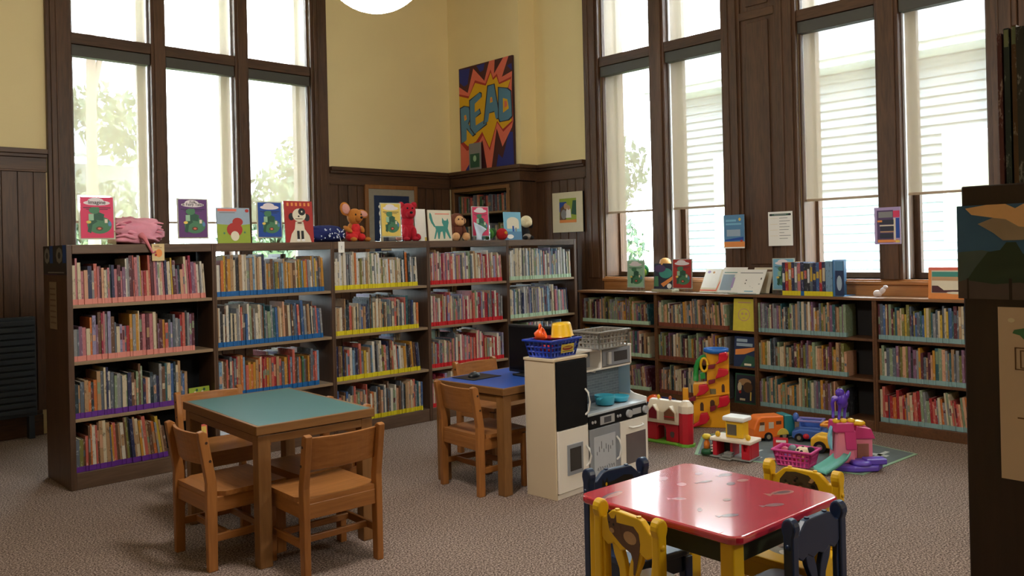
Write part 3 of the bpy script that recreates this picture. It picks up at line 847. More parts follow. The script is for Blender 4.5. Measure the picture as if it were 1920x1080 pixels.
def table(name, label, loc, rz, w_, d_, h, laminate):
    t = thing(name, label, 'table', loc, rz, 'wooden library tables')
    a, b = w_ / 2, d_ / 2
    g = G(); e = .018
    g.box(-a, a, -b, -b + e, h - .042, h, TABX).box(-a, a, b - e, b, h - .042, h, TABX)
    g.box(-a, -a + e, -b + e, b - e, h - .042, h, TABY).box(a - e, a, -b + e, b - e, h - .042, h, TABY)
    g.build('table_edge', t, .003)
    G().box(-a + e, a - e, -b + e, b - e, h - .04, h - .0005, laminate).build('laminate_top', t)
    g = G(); i = .012
    g.box(-a + i, a - i, -b + i, -b + i + .02, h - .085, h - .048, TABX).box(-a + i, a - i, b - i - .02, b - i, h - .085, h - .048, TABX)
    g.box(-a + i, -a + i + .02, -b + i, b - i, h - .085, h - .048, TABY).box(a - i - .02, a - i, -b + i, b - i, h - .085, h - .048, TABY)
    g.box(-a + .02, a - .02, -b + .02, b - .02, h - .05, h - .042, PLUG)
    g.build('apron', t, .002)
    for sx in (-1, 1):
        for sy in (-1, 1):
            G().box(sx * (a - .010), sx * (a - .072), sy * (b - .010), sy * (b - .072), 0, h - .045, TABZ).build('leg', t, .004)
    return t
table('work_table', 'small oak table with a green laminate top and four oak chairs', (2.073, 4.018, 0), R(-2.8), .617, .945, .65,
      mat('green_laminate', (66, 110, 110), .38, .04, 40))
table('work_table', 'small oak table with a blue laminate top carrying the black monitor', (3.712, 3.885, 0), R(2.5), .95, .615, .625,
      mat('blue_laminate', (44, 82, 168), .38, .04, 40))
# monitor, mouse pad, mouse
t = thing('computer_monitor', 'large black computer monitor standing on the blue table', 'monitor', (3.70, 3.775, .6255), R(0))
BP = mat('black_plastic', (18, 19, 24), .4, .06, 12)
G().box(0, .035, -.215, .215, .012, .318, BP).build('housing', t, .006)
G().box(-.0015, 0, -.205, .205, .03, .303, mat('dark_screen', (8, 9, 14), .15, .05, 2)).build('screen', t)
G().box(-.06, .10, -.12, .12, 0, .012, BP).build('stand', t, .004)
t = thing('mouse_pad', 'thin black mouse pad lying on the blue table', 'mouse pad', (3.46, 4.03, .6255), R(2))
t2 = G().box(-.12, .12, -.10, .10, 0, .003, BP).build('pad', t, .001)
t = thing('computer_mouse', 'small black computer mouse with silver trim on the mouse pad', 'mouse', (3.45, 4.045, .6287), R(20))
G().ball((0, 0, .004), (.055, .032, .024), BP, 20, 12).build('shell', t)
G().ball((.006, 0, .021), (.022, .006, .009), mat('silver_trim', (180, 184, 190), .3, .05, 20), 12, 8).build('scroll_trim', t)

# ================================================================== painted kids' table and chairs
REDP = mat('red_gloss_paint', (190, 40, 62), .2, .16, 5, stretch=(1, 9, 1), coat=1.0)
YELP = mat('yellow_paint', (222, 176, 22), .4, .07, 12)
NAVYP = mat('navy_paint', (26, 44, 76), .32, .12, 12)
DKGREEN = mat('dark_green_paint', (40, 46, 22), .5, .1, 12)
def rrect(a, b, r, n=6):
    o = []
    for cx, cy, s in ((a - r, b - r, 0), (-a + r, b - r, 1), (-a + r, -b + r, 2), (a - r, -b + r, 3)):
        for i in range(n + 1):
            th = (s + i / n) * PI / 2
            o.append((cx + r * math.cos(th), cy + r * math.sin(th)))
    return o
KZ = .575
t = thing('painted_table', 'small red painted table with animal pictures on its glossy top', 'table', (2.425, 1.637, 0), R(-2))
o = G().prism(rrect(.305, .32, .045), KZ - .026, KZ, REDP, 'z').build('table_top', t, .008, 3)
BROWNP = mat('brown_paint', (92, 62, 44), .4, .25, 40); GREYP = mat('grey_paint', (120, 116, 104), .4, .3, 60); BLKP = mat('soft_black_paint', (16, 15, 15), .4, .2, 30)
WHTP = mat('white_paint', (206, 200, 190), .35, .15, 40); TANP = mat('tan_paint', (170, 132, 92), .4, .2, 40); OLIVP = mat('olive_paint', (96, 94, 50), .4, .2, 40)
MT = Matrix.Translation((-.305, -.32, KZ))
def fish(cx, cy, L, W, rot, tail=True):
    p = ell(0, 0, L, W, 14)
    if tail: p = p[:7] + [(-L * 1.0, W * .2), (-L * 1.5, W * .9), (-L * 1.45, -W * .8), (-L * 1.0, -W * .2)] + p[8:]
    c, s = math.cos(rot), math.sin(rot)
    return [((cx + x * c - y * s) / .61, (cy + x * s + y * c) / .64) for x, y in p]
BLKT = mat('muted_dark_print', (92, 44, 50), .3, .2, 30, coat=1.0); GREYT = mat('muted_grey_print', (142, 92, 94), .3, .3, 60, coat=1.0); WHTT = mat('muted_pale_print', (196, 130, 140), .3, .2, 40, coat=1.0); TANT = mat('muted_tan_print', (176, 104, 86), .3, .2, 40, coat=1.0); OLIT = mat('muted_olive_print', (120, 72, 60), .3, .2, 40, coat=1.0)  # print colours pulled towards the table red, low in contrast
PRT = {'soft_black_paint': BLKT, 'grey_paint': GREYT, 'white_paint': WHTT, 'tan_paint': TANT, 'olive_paint': OLIT}
g = G()
LY = []
for cx, cy, L, W, rt, m_ in ((.08, .55, .055, .017, .1, BLKP), (.085, .545, .045, .012, .1, TANP), (.24, .50, .026, .018, .2, WHTP), (.36, .555, .026, .018, .3, WHTP), (.345, .46, .022, .017, .5, WHTP),
                             (.20, .36, .026, .014, -.8, WHTP), (.205, .36, .014, .007, -.8, GREYP), (.50, .50, .02, .014, .2, GREYP), (.555, .42, .028, .018, -.2, OLIVP), (.47, .34, .022, .014, .2, BLKP),
                             (.535, .335, .024, .016, -.3, TANP), (.50, .155, .045, .022, -.35, TANP), (.505, .155, .028, .012, -.35, BLKP), (.17, .14, .03, .014, -.5, BLKP), (.36, .10, .035, .015, -.45, GREYP), (.30, .24, .016, .012, 0, OLIVP),
                             (.15, .24, .02, .008, .6, GREYP), (.43, .42, .03, .010, -.3, BLKP)):
    LY.append((PRT[m_.name], fish(cx, cy, L, W, rt, L > .025)))
g.art(MT, .61, .64, LY, .00003)
g.build('painted_animals', t)
g = G()
g.box(-.262, .262, -.275, -.257, KZ - .10, KZ - .026, DKGREEN).box(-.262, .262, .257, .275, KZ - .10, KZ - .026, DKGREEN)
g.box(-.262, -.244, -.257, .257, KZ - .10, KZ - .026, DKGREEN).box(.244, .262, -.257, .257, KZ - .10, KZ - .026, DKGREEN)
g.build('apron', t, .003)
for sx in (-1, 1):
    for sy in (-1, 1):
        v = G().prism([(-.026, 0), (.026, 0), (.030, .30), (.028, KZ - .026), (-.028, KZ - .026), (-.030, .30)], -.024, .024, YELP, 'y', M=Matrix.Translation((sx * .252, sy * .265, 0)))
        v.build('leg', t, .006)
def kid_chair(label, loc, rz, paint, art=None, seat_art=None, front=True):
    t = thing('painted_chair', label, 'chair', loc, rz, "painted children's chairs")
    hw = .135
    for s in (-1, 1):
        prof = [(-.016, 0), (.018, 0), (.018, .545)] + [(.001 + .0235 * math.cos(a), .570 + .030 * math.sin(a)) for a in [R(-30 + i * 24) for i in range(11)]] + [(-.016, .545)]
        leg = G().prism(prof, s * hw - .017, s * hw + .017, paint, 'x').build('back_post', t, .006)
        G().ball((s * (hw + .017), 0, .515), (.006, .010, .010), paint, 10, 8).build('peg', leg)
        G().prism([(s * hw - .018, 0), (s * hw + .018, 0), (s * hw + .02, .28), (s * hw - .02, .28)], .205, .24, paint, 'y').build('front_leg', t, .005)
    crest = [(-hw + .016, .548), (-.105, .548), (-.07, .578), (-.055, .582), (.055, .582), (.07, .578), (.105, .548), (hw - .016, .548),
             (hw - .016, .480), (.09, .462), (.06, .476), (.03, .458), (0, .470), (-.03, .458), (-.06, .476), (-.09, .462), (-hw + .016, .480)]
    c = G().prism(crest, -.010, .012, paint, 'y').build('crest_rail', t, .004)
    for sx in (-.05, .05): G().cyl((sx, 0, .580), (sx, 0, .586), .008, paint, seg=10).build('peg', c)
    for s in (-1, 1):
        L = [(s * .030, .475), (s * .072, .475), (s * .062, .44), (s * .040, .40), (s * .036, .36), (s * .050, .33), (s * .062, .315), (s * .012, .315), (s * .012, .34), (s * .004, .39), (s * .012, .43)]
        G().prism(L, -.008, .010, paint, 'y').build('slat', t, .003)
    for s in (-1, 1):
        L = [(s * (hw - .016), .475), (s * .112, .475), (s * .104, .42), (s * .108, .36), (s * .09, .325), (s * .05, .318), (s * .05, .300), (s * (hw - .016), .300)]
        G().prism(L, -.007, .009, paint, 'y').build('side_slat', t, .003)
    G().box(-hw + .016, hw - .016, -.008, .012, .285, .318, paint).build('back_rail', t, .003)
    sp = [(-.150, .018), (.150, .018), (.152, .20)] + [(.112 + .04 * math.cos(a), .212 + .04 * math.sin(a)) for a in [R(i * 18) for i in range(6)]] + [(-.112 + .04 * math.cos(a), .212 + .04 * math.sin(a)) for a in [R(90 + i * 18) for i in range(6)]] + [(-.152, .20)]
    st = G().prism(sp, .290, .316, paint, 'z').build('seat', t, .006)
    if seat_art:
        g = G(); g.art(Matrix.Translation((0, 0, .316)), 1, 1, seat_art, .0003); g.build('painted_picture', st)
    g = G()
    g.box(-hw + .02, hw - .02, .21, .228, .225, .290, paint).box(-hw - .008, -hw + .01, .018, .205, .225, .290, paint).box(hw - .01, hw + .008, .018, .205, .225, .290, paint)
    g.build('apron', t, .003)
    if art:
        M = frame_m((0, .012, 0), (-1, 0, 0), (0, 0, 1)) if front else frame_m((0, -.010, 0), (1, 0, 0), (0, 0, 1))
        g = G(); g.art(M, 1, 1, art, .0004); g.build('painted_animal', c)
    return t
cat_b = [(BLKP, [(-.082, .52), (-.078, .556), (-.068, .534), (-.056, .556), (-.05, .535), (-.02, .538), (.03, .552), (.07, .545), (.082, .525), (.075, .500), (.03, .490), (-.02, .482), (-.07, .480), (-.084, .50)]),
         (YELP, ell(-.060, .530, .005, .007, 8)), (TANP, ell(-.066, .506, .004, .005, 8))]
cat_t = [(BROWNP, [(-.088, .545), (-.088, .570), (-.070, .552), (-.055, .555), (-.046, .572), (-.044, .545), (-.01, .548), (.035, .552), (.058, .535), (.064, .505), (.060, .475), (.050, .44), (.038, .40), (.030, .40), (.032, .44), (.020, .465), (-.02, .478), (-.06, .500), (-.08, .515)]),
         (TANP, ell(.018, .512, .030, .02, 14)), (BLKP, ell(-.058, .535, .005, .005, 8)), (BLKP, ell(-.078, .538, .004, .004, 8)), (TANP, ell(-.066, .515, .012, .008, 10)), (BROWNP, ell(-.03, .53, .006, .012, 8))]
leop = [(mat('leopard_brown', (76, 62, 40), .4, .25, 60), [(-.090, .505), (-.085, .535), (-.06, .566), (-.02, .572), (.03, .566), (.06, .54), (.078, .50), (.06, .485), (-.06, .485)])]
rn = random.Random(4)
for i in range(26):
    leop.append(((BLKP, TANP, BROWNP)[i % 3], ell(rn.uniform(-.065, .06), rn.uniform(.495, .555), rn.uniform(.004, .010), rn.uniform(.003, .007), 7)))
spots = [(BLKP, ell(.105, .49, .008, .012, 8)), (BLKP, ell(-.1, .51, .006, .01, 8))]
bear = [(GREYP, ell(.0, .12, .075, .06, 20)), (WHTP, ell(-.03, .15, .045, .03, 16)), (BROWNP, ell(.02, .10, .035, .022, 14)), (BLKP, ell(-.045, .135, .008, .006, 8)), (BLKP, ell(.02, .115, .010, .006, 8))]
whitep = [(WHTP, ell(0, .12, .085, .07, 18)), (GREYP, ell(.02, .13, .05, .03, 14)), (BROWNP, ell(-.03, .09, .03, .02, 12))]
kid_chair('yellow chair with a brown cat painted on its crest, left of the red table', (2.066, 1.692, 0), R(-99), YELP, cat_t, whitep, False)
kid_chair('navy blue chair with a black cat painted on its crest beside the play kitchen', (2.477, 2.082, 0), R(171), NAVYP, cat_b, whitep)
kid_chair('yellow chair with a spotted animal on its crest, right side of the red table', (2.908, 1.548, 0), R(90), YELP, leop + spots, bear)
kid_chair('plain navy blue chair, back to the camera, nearest side of the red table', (2.446, 1.262, 0), R(-4), NAVYP, None, whitep)

# ================================================================== play kitchen
CREAMS = mat('cream_side_panel', (206, 188, 160), .5, .05, 6)
BRICKG = mat('grey_tile_print', (112, 124, 136), .45, .06, 10)
def tile_nodes(m):
    n, l = m.node_tree.nodes, m.node_tree.links; p = n['Principled BSDF']
    tc = n.new('ShaderNodeTexCoord'); mp = n.new('ShaderNodeMapping'); mp.inputs['Rotation'].default_value = (PI / 2, 0, 0)
    l.new(tc.outputs['Object'], mp.inputs[0])
    b = n.new('ShaderNodeTexBrick'); b.inputs['Scale'].default_value = 1; b.inputs['Brick Width'].default_value = .06; b.inputs['Row Height'].default_value = .017; b.inputs['Mortar Size'].default_value = .001
    b.inputs['Color1'].default_value = S(116, 130, 142); b.inputs['Color2'].default_value = S(100, 112, 126); b.inputs['Mortar'].default_value = S(150, 160, 168)
    l.new(mp.outputs[0], b.inputs['Vector']); l.new(b.outputs['Color'], p.inputs['Base Color'])
tile_nodes(BRICKG)
t = thing('play_kitchen', 'white wooden play kitchen with tall black-doored fridge and grey oven', 'play kitchen', (3.405, 3.300, 0), R(3.2))
W, D, HT = .905, .225, .795
G().box(0, .012, 0, D, 0, .782, CREAMS).build('side_panel', t, .002)
G().box(.283, .295, 0, D, 0, .782, WHITE).build('side_panel', t, .002)
G().box(-.006, .30, -.006, D + .004, .782, .797, CREAMS).build('fridge_top', t, .002)
G().box(.0, W, D - .008, D, .02, .78, WHITE).build('back_panel', t)
G().box(.012, .283, .002, .02, 0, .028, WHITE).build('plinth', t)
d = G().box(.014, .281, -.012, .002, .395, .778, BLACKM).build('fridge_door', t, .002)
def handle(parent, x, z0, z1, y, mt=WHITEP):
    pts = [(x, y, z0), (x, y - .022, z0 + .02), (x + .004, y - .03, (z0 + z1) / 2), (x, y - .022, z1 - .02), (x, y, z1)]
    G().tube(pts, .006, mt, 8).build('handle', parent)
handle(d, .262, .45, .60, -.012)
d = G().box(.014, .281, -.012, .002, .035, .388, WHITE).build('freezer_door', t, .002)
f = G().box(.085, .225, -.018, -.012, .125, .30, GREYM)
f.build('window_frame', d, .002); G().box(.105, .205, -.0195, -.018, .148, .278, mat('smoked_window', (54, 52, 50), .2, .1, 6)).build('window_pane', d)
handle(d, .262, .15, .27, -.012)
# cooker unit
G().box(W - .0135, W - .012, .12, D - .01, .672 - .2, .66, mat('pale_blue_inside', (176, 202, 222), .5, .04, 8)).build('side_lining', t)
G().prism([(0, 0), (D, 0), (D, .785), (.115, .785), (.115, .672), (.128, .655), (.165, .61), (.175, .56), (.150, .505), (.10, .478), (.0, .462)], W - .012, W, WHITE, 'x').build('side_panel', t, .002)
G().box(.295, W - .012, 0, D - .01, .425, .440, mat('counter_pale', (196, 204, 214), .35, .04, 10)).build('counter', t, .002)
G().box(.33, .48, .05, .17, .4405, .4415, mat('sink_grey', (150, 160, 170), .3, .05, 10)).build('sink', t, .001)
tp = G().tube([(.40, .185, .44), (.40, .185, .50), (.40, .16, .515), (.40, .135, .505)], .007, mat('tap_grey', (180, 184, 188), .3)).build('tap', t)
G().box(.295, W - .012, D - .014, D - .009, .441, .672, BRICKG).build('tiled_splashback', t)
g = G()
for i in range(3):
    x = .42 + i * .10
    g.tube([(x - .02, D - .018, .64), (x, D - .03, .635), (x + .02, D - .018, .64)], .004, WHITEP)
g.build('hook', t)
p = G().box(.295, W - .012, -.006, .004, .352, .424, BLACKM).build('control_panel', t)
LG = mat('knob_grey', (170, 172, 176), .35)
g = G(); g.box(.405, .545, -.009, -.006, .362, .412, LG).box(.44, .51, -.0105, -.009, .37, .404, mat('display_dark', (70, 74, 82), .3)); g.build('display', p)
for x in (.33, .355, .58, .605): G().cyl((x, -.006, .388), (x, -.010, .388), .009, LG).build('button', p)
for x in (.69, .865): G().cyl((x, -.006, .388), (x, -.024, .388), .024, LG).build('knob', p)
g = G(); g.box(.735, .825, -.009, -.006, .372, .408, LG); g.build('keypad', p)
d = G().box(.298, .595, -.010, .002, .03, .348, GREYM).build('oven_door', t, .002)
G().box(.335, .545, -.0115, -.010, .04, .30, mat('oven_glass_pale', (186, 192, 202), .15, .06, 8)).build('oven_window', d)
g = G(); ink = mat('scribble_ink', (60, 62, 72), .6)
for i in range(16):
    x = .36 + (i % 8) * .022; z = .19 + (i // 8) * .0 + ((i * 7) % 5) * .008
    if i < 8: g.box(x, x + .004, -.0125, -.0115, z, z + .02 + (i % 3) * .012, ink)
    else: g.tube([(x, -.0118, .10 + ((i * 3) % 4) * .006), (x + .01, -.0118, .115), (x + .014, -.0118, .095)], .0015, ink, 5)
g.build('drawn_scribble', d)
handle(d, .560, .13, .27, -.010)
d = G().box(.600, W - .014, -.010, .002, .03, .348, WHITE).build('cupboard_door', t, .002)
G().box(.655, .865, -.0115, -.010, .075, .262, mat('cupboard_window', (104, 96, 98), .25, .08, 8)).build('cupboard_window', d)
G().tube([(.69, -.01, .305), (.70, -.028, .30), (.76, -.032, .298), (.82, -.028, .30), (.83, -.01, .305)], .006, WHITEP, 8).build('handle', d)
G().box(.295, W - .012, .005, .02, 0, .028, WHITE).build('plinth', t)
# upper units
G().box(.295, W - .012, .118, D - .012, .660, .672, WHITE).build('upper_shelf', t, .002)
G().box(.295, W, .112, D, .785, .797, WHITE).build('top_board', t, .002)
G().box(.585, .597, .118, D - .012, .672, .785, WHITE).build('divider', t)
G().box(.297, .585, D - .02, D - .014, .672, .785, GREYM).build('cubby_back', t)
m_ = G().box(.600, W - .016, .112, .128, .678, .783, GREYM).build('microwave_door', t, .002)
G().box(.715, .855, .1105, .112, .700, .762, mat('microwave_glass', (72, 70, 72), .2, .1, 6)).build('microwave_window', m_)
G().box(.635, .665, .092, .112, .69, .768, mat('chrome_handle', (206, 206, 206), .2, .03, 10)).build('handle', m_, .004)
KM = Matrix.Translation((3.405, 3.300, 0)) @ Matrix.Rotation(R(3.2), 4, 'Z')
def kat(x, y, z): return KM @ Vector((x, y, z))
# pans on the counter
PAN = mat('turquoise_plastic', (64, 176, 204), .3, .05, 10)
def pan(label, x, y, r, h, ang):
    t = thing('toy_pan', label, 'toy pan', kat(x, y, .4420), R(ang), 'turquoise toy pans on the play kitchen')
    G().lathe([(0, .010), (r * .8, .010), (r * .86, .014), (r, h), (r * 1.05, h), (r * 1.05, h - .004), (r * .9, .006), (0, .006)], (0, 0, 0), PAN, 28).build('bowl', t)
    G().lathe([(0, 0), (r * .78, 0), (r * .78, .007), (0, .007)], (0, 0, 0), BLACKM, 24).build('base_pad', t)
    G().box(r * 1.0, r * 1.9, -.012, .012, h - .014, h - .002, PAN).build('handle', t, .004)
pan('deep turquoise toy pan, left of the two on the play kitchen', .60, .105, .062, .062, 200)
pan('shallow turquoise toy frying pan, right of the two on the play kitchen', .755, .115, .066, .036, 180)
# baskets on top
def basket(name, label, loc, rz, w_, d_, h, m_, cat='basket', taper=.82, rt=.0062):
    t = thing(name, label, cat, loc, rz)
    a, b = w_ / 2, d_ / 2; a2, b2 = a * taper, b * taper
    g = G(); th = .004
    G().box(-a2, a2, -b2, b2, 0, th, m_).build('basket_floor', t)
    def lerp(z): k = z / h; return a2 + (a - a2) * k, b2 + (b - b2) * k
    rows = 5
    zs = [h * i / rows for i in range(rows + 1)]
    for sgn in (-1, 1):
        for axis in (0, 1):
            L0, L1 = lerp(0)[axis], lerp(h)[axis]
            n = 9 if axis == 0 else 7
            for i in range(n):
                u = -1 + 2 * i / (n - 1)
                def P(z, off):
                    A, B = lerp(z)
                    return (u * A, sgn * (B + off), z) if axis == 0 else (sgn * (A + off), u * B, z)
                g.tube([P(0, 0), P(h * .5, 0), P(h, 0)], rt, m_, 6)
            for z in (.003, h * .33, h * .62):
                A, B = lerp(z)
                if axis == 0: g.tube([(-A, sgn * B, z), (A, sgn * B, z)], rt, m_, 6)
                else: g.tube([(sgn * A, -B, z), (sgn * A, B, z)], rt, m_, 6)
            A, B = lerp(h * .82)
            if axis == 0: g.box(-A, A, sgn * B - .003, sgn * B + .003, h * .8, h, m_)
            else: g.box(sgn * A - .003, sgn * A + .003, -B, B, h * .8, h, m_)
    g.build('lattice_wall', t)
    g = G()
    g.box(-a - .014, a + .014, -b - .014, -b + .002, h - .006, h + .006, m_).box(-a - .014, a + .014, b - .002, b + .014, h - .006, h + .006, m_)
    g.box(-a - .014, -a + .002, -b, b, h - .006, h + .006, m_).box(a - .002, a + .014, -b, b, h - .006, h + .006, m_)
    g.build('rim', t, .003)
    return t
BLUEPL = mat('blue_plastic', (36, 62, 170), .3, .06, 10)
bpos = kat(.135, .125, .798)
t = basket('toy_basket', 'blue plastic toy shopping basket filled with toy pots on the fridge top', bpos, R(6), .27, .19, .098, BLUEPL)
lb = mat('label_yellow', (196, 178, 70), .5, .15, 40); lr = mat('label_red', (130, 44, 30), .5)
g = G(); ML = frame_m((-.035, -.088, .022), (1, 0, 0), (0, -.14, 1))
g.box(0, .12, 0, .05, 0, .002, lb, ML)
g.art(ML, .12, .05, [(lr, ell(.5, .52, .42, .26, 16)), (lb, rect(.2, .55, .8, .65)), (mat('label_black', (30, 28, 26), .5), rect(.1, .12, .9, .2))], .0004, .002)
g.build('label_plate', t)
BM = Matrix.Translation(bpos) @ Matrix.Rotation(R(6), 4, 'Z')
def bat(x, y, z): return BM @ Vector((x, y, z))
ORANGE = mat('orange_plastic', (240, 92, 24), .3, .05, 10); YELLOW = mat('yellow_plastic', (226, 178, 30), .3, .06, 10); REDPL = mat('red_plastic', (190, 28, 44), .3, .06, 10); GREENPL = mat('green_plastic', (30, 128, 92), .35, .06, 10)
t = thing('toy_cup', 'orange toy cup with a loop handle lying on the blue basket', 'toy cup', bat(-.085, .02, .128), R(30), 'toys in the blue basket')
G().lathe([(0, -.026), (.026, -.026), (.034, .0), (.036, .028), (.031, .028), (.029, 0), (.02, -.018), (0, -.018)], (0, 0, 0), ORANGE, 24, M=Matrix.Rotation(R(65), 4, 'X')).build('bowl', t)
G().tube([(.0 + .018 * math.cos(a), .0, .042 + .018 * math.sin(a)) for a in [i * PI / 6 for i in range(13)]], .006, ORANGE).build('handle', t)
t = thing('toy_pot', 'yellow toy pot upside down on the blue basket', 'toy pot', bat(.06, -.03, .112), R(-10), 'toys in the blue basket')
G().lathe([(.062, .0), (.058, .006), (.050, .062), (.046, .068), (0, .070)], (0, 0, 0), YELLOW, 32, M=Matrix.Rotation(R(-5), 4, 'Y') @ Matrix.Scale(1.12, 4)).build('bowl', t)
t = thing('toy_plate', 'red toy plate tucked under the yellow pot in the blue basket', 'toy plate', bat(.03, .0, .094), 0, 'toys in the blue basket')
G().lathe([(0, 0), (.06, .0), (.095, .012), (.097, .014), (.06, .004), (0, .004)], (0, 0, 0), REDPL, 30).build('dish', t)
t = thing('toy_plate', 'red toy saucer at the left rim of the blue basket', 'toy plate', bat(-.05, .035, .096), 0, 'toys in the blue basket')
G().lathe([(0, 0), (.035, .0), (.05, .010), (.052, .012), (.035, .004), (0, .004)], (0, 0, 0), REDPL, 26).build('dish', t)
t = thing('toy_saucer', 'small green toy saucer poking out at the front of the blue basket', 'toy saucer', bat(.065, -.068, .096), 0, 'toys in the blue basket')
G().lathe([(0, .012), (.02, .01), (.028, 0), (0, 0)], (0, 0, 0), GREENPL, 20).build('dish', t)
t = thing('toy_cup', 'small red toy mug lying inside the blue basket', 'toy cup', bat(-.06, -.01, .05), 0, 'toys in the blue basket')
G().lathe([(0, -.03), (.028, -.03), (.032, .03), (.028, .03), (.025, -.02), (0, -.02)], (0, 0, 0), REDPL, 20, M=Matrix.Rotation(R(80), 4, 'Y')).build('bowl', t)
GREYPL = mat('grey_plastic', (132, 126, 118), .4, .06, 12)
basket('wire_basket', 'empty grey plastic lattice basket on top of the play kitchen', kat(.635, .15, .798), R(3), .30, .20, .105, GREYPL, taper=.93)

# ================================================================== wall art
def ink_mat(nm, rgb): return mat('ink_' + nm, rgb, .6, .05, 30)
INK = {k: ink_mat(k, v) for k, v in dict(navy=(24, 44, 82), maroon=(72, 26, 34), royal=(32, 44, 132), salmon=(226, 112, 92), red=(170, 44, 38), gold=(222, 172, 20), steel=(84, 134, 168), dark=(40, 44, 62), pink=(214, 56, 98), cloud=(226, 216, 220),
         green=(70, 122, 88), pale=(150, 190, 160), dgreen=(38, 84, 64), black=(24, 24, 28), cream=(222, 212, 190), sky=(150, 168, 186), lime=(146, 166, 52), blue=(28, 72, 156), purple=(94, 52, 112), violet=(80, 58, 100), yellow=(226, 196, 96), orange=(226, 140, 70),
         tan=(190, 150, 110), brown=(96, 66, 46), grey=(130, 130, 132), lav=(170, 150, 196), aqua=(120, 178, 206), teal=(60, 140, 130), white=(238, 236, 232), midblue=(82, 130, 170)).items()}
# canvas reading READ: outline points taken on the canvas, u across, v up
QT = ((112, 178), (545, 65), (530, 962), (88, 1025))
def uv(p):
    x, y = p; (ax, ay), (bx, by), (cx, cy), (dx, dy) = QT
    u = v = .5
    for _ in range(12):
        tx = ax + (bx - ax) * u; ty = ay + (by - ay) * u; lx = dx + (cx - dx) * u; ly = dy + (cy - dy) * u
        X = tx + (lx - tx) * v; Y = ty + (ly - ty) * v
        jxu = (bx - ax) * (1 - v) + (cx - dx) * v; jyu = (by - ay) * (1 - v) + (cy - dy) * v; jxv = lx - tx; jyv = ly - ty
        D = jxu * jyv - jxv * jyu; ex, ey = x - X, y - Y
        u += (ex * jyv - jxv * ey) / D; v += (jxu * ey - ex * jyu) / D
    return (min(1, max(0, u)), min(1, max(0, 1 - v)))
def P(pts): return [uv(p) for p in pts]
LR = []
LR.append((INK['maroon'], rect(0, 0, 1, 1)))
for q in ([(115, 185), (208, 168), (182, 300), (150, 322), (116, 290)], [(262, 150), (330, 128), (318, 185), (290, 200)], [(500, 690), (528, 690), (528, 960), (388, 975), (408, 870), (440, 905)], [(130, 990), (175, 880), (205, 985), (140, 1015)], [(505, 150), (540, 130), (540, 190)]):
    LR.append((INK['royal'], P(q)))
burst = [(106, 325), (180, 372), (236, 172), (322, 272), (368, 108), (412, 98), (402, 214), (478, 84), (520, 70), (462, 242), (542, 195), (534, 330), (536, 600), (524, 652), (444, 812), (404, 660), (350, 985), (312, 995), (284, 760), (262, 800), (125, 1018), (90, 1023), (96, 820), (104, 560)]
LR.append((INK['salmon'], P(burst)))
LR.append((INK['red'], P([(106, 385), (190, 400), (246, 268), (330, 296), (376, 180), (392, 250), (425, 215), (440, 288), (536, 240), (505, 345), (530, 610), (455, 690), (410, 615), (342, 845), (290, 720), (240, 800), (150, 850), (100, 790)])))
LR.append((INK['gold'], P([(106, 400), (184, 418), (246, 290), (332, 312), (376, 205), (392, 268), (420, 238), (438, 302), (528, 262), (498, 350), (526, 600), (452, 668), (410, 600), (340, 822), (286, 690), (232, 770), (160, 812), (104, 760)])))
def letter(outer, holes=()):
    def off(pp, d):
        cx = sum(a for a, b in pp) / len(pp); cy = sum(b for a, b in pp) / len(pp)
        return [(a + (d if a > cx else -d), b + (d if b > cy else -d)) for a, b in pp]
    LR.append((INK['dark'], P(off(outer, 7)))); LR.append((INK['steel'], P(outer)))
    for h in holes: LR.append((INK['gold'], P(h))); LR.append((INK['salmon'], P([(a * .5 + h[0][0] * .25 + h[len(h) // 2][0] * .25, b * .5 + h[0][1] * .25 + h[len(h) // 2][1] * .25) for a, b in h])))
letter([(113, 505), (150, 485), (182, 492), (192, 540), (186, 590), (170, 625), (228, 705), (200, 725), (158, 660), (152, 760), (108, 785)], [[(140, 560), (158, 552), (162, 590), (142, 605)]])
letter([(196, 440), (276, 370), (292, 378), (290, 412), (236, 462), (232, 532), (270, 505), (278, 535), (236, 575), (236, 640), (318, 590), (322, 625), (225, 708), (192, 660)])
letter([(352, 318), (398, 302), (432, 572), (402, 584), (392, 520), (352, 535), (340, 605), (306, 622)], [[(366, 410), (380, 405), (384, 445), (362, 455)]])
letter([(436, 330), (500, 338), (526, 362), (528, 560), (500, 590), (438, 606), (428, 580)], [[(466, 415), (500, 425), (508, 500), (462, 535)]])
cw, ch = .90, 1.19
t = thing('comic_canvas', 'bright comic-style canvas reading READ leaning above the built-in corner bookcase', 'painting', (6.25, 7.475, 2.3365), -PI / 2)
G().box(0, cw, 0, .025, 0, ch, mat('canvas_edge', (60, 36, 40), .7)).build('canvas', t)
g = G(); g.art(frame_m((0, -.0004, 0), (1, 0, 0), (0, 0, 1)), cw, ch, LR, .00035); g.build('painted_front', t)
t = thing('small_frame', 'small grey and green framed picture in front of the READ canvas', 'picture frame', (6.20, 7.27, 2.3365), -PI / 2)
G().box(0, .20, 0, .012, 0, .30, INK['grey']).build('frame', t, .002)
g = G(); g.art(frame_m((0, -.0004, 0), (1, 0, 0), (0, 0, 1)), .2, .3, [(INK['dgreen'], rect(.1, .08, .9, .6)), (INK['pale'], ell(.5, .42, .14, .12, 12)), (INK['grey'], rect(.12, .64, .88, .94))]); g.build('picture', t)
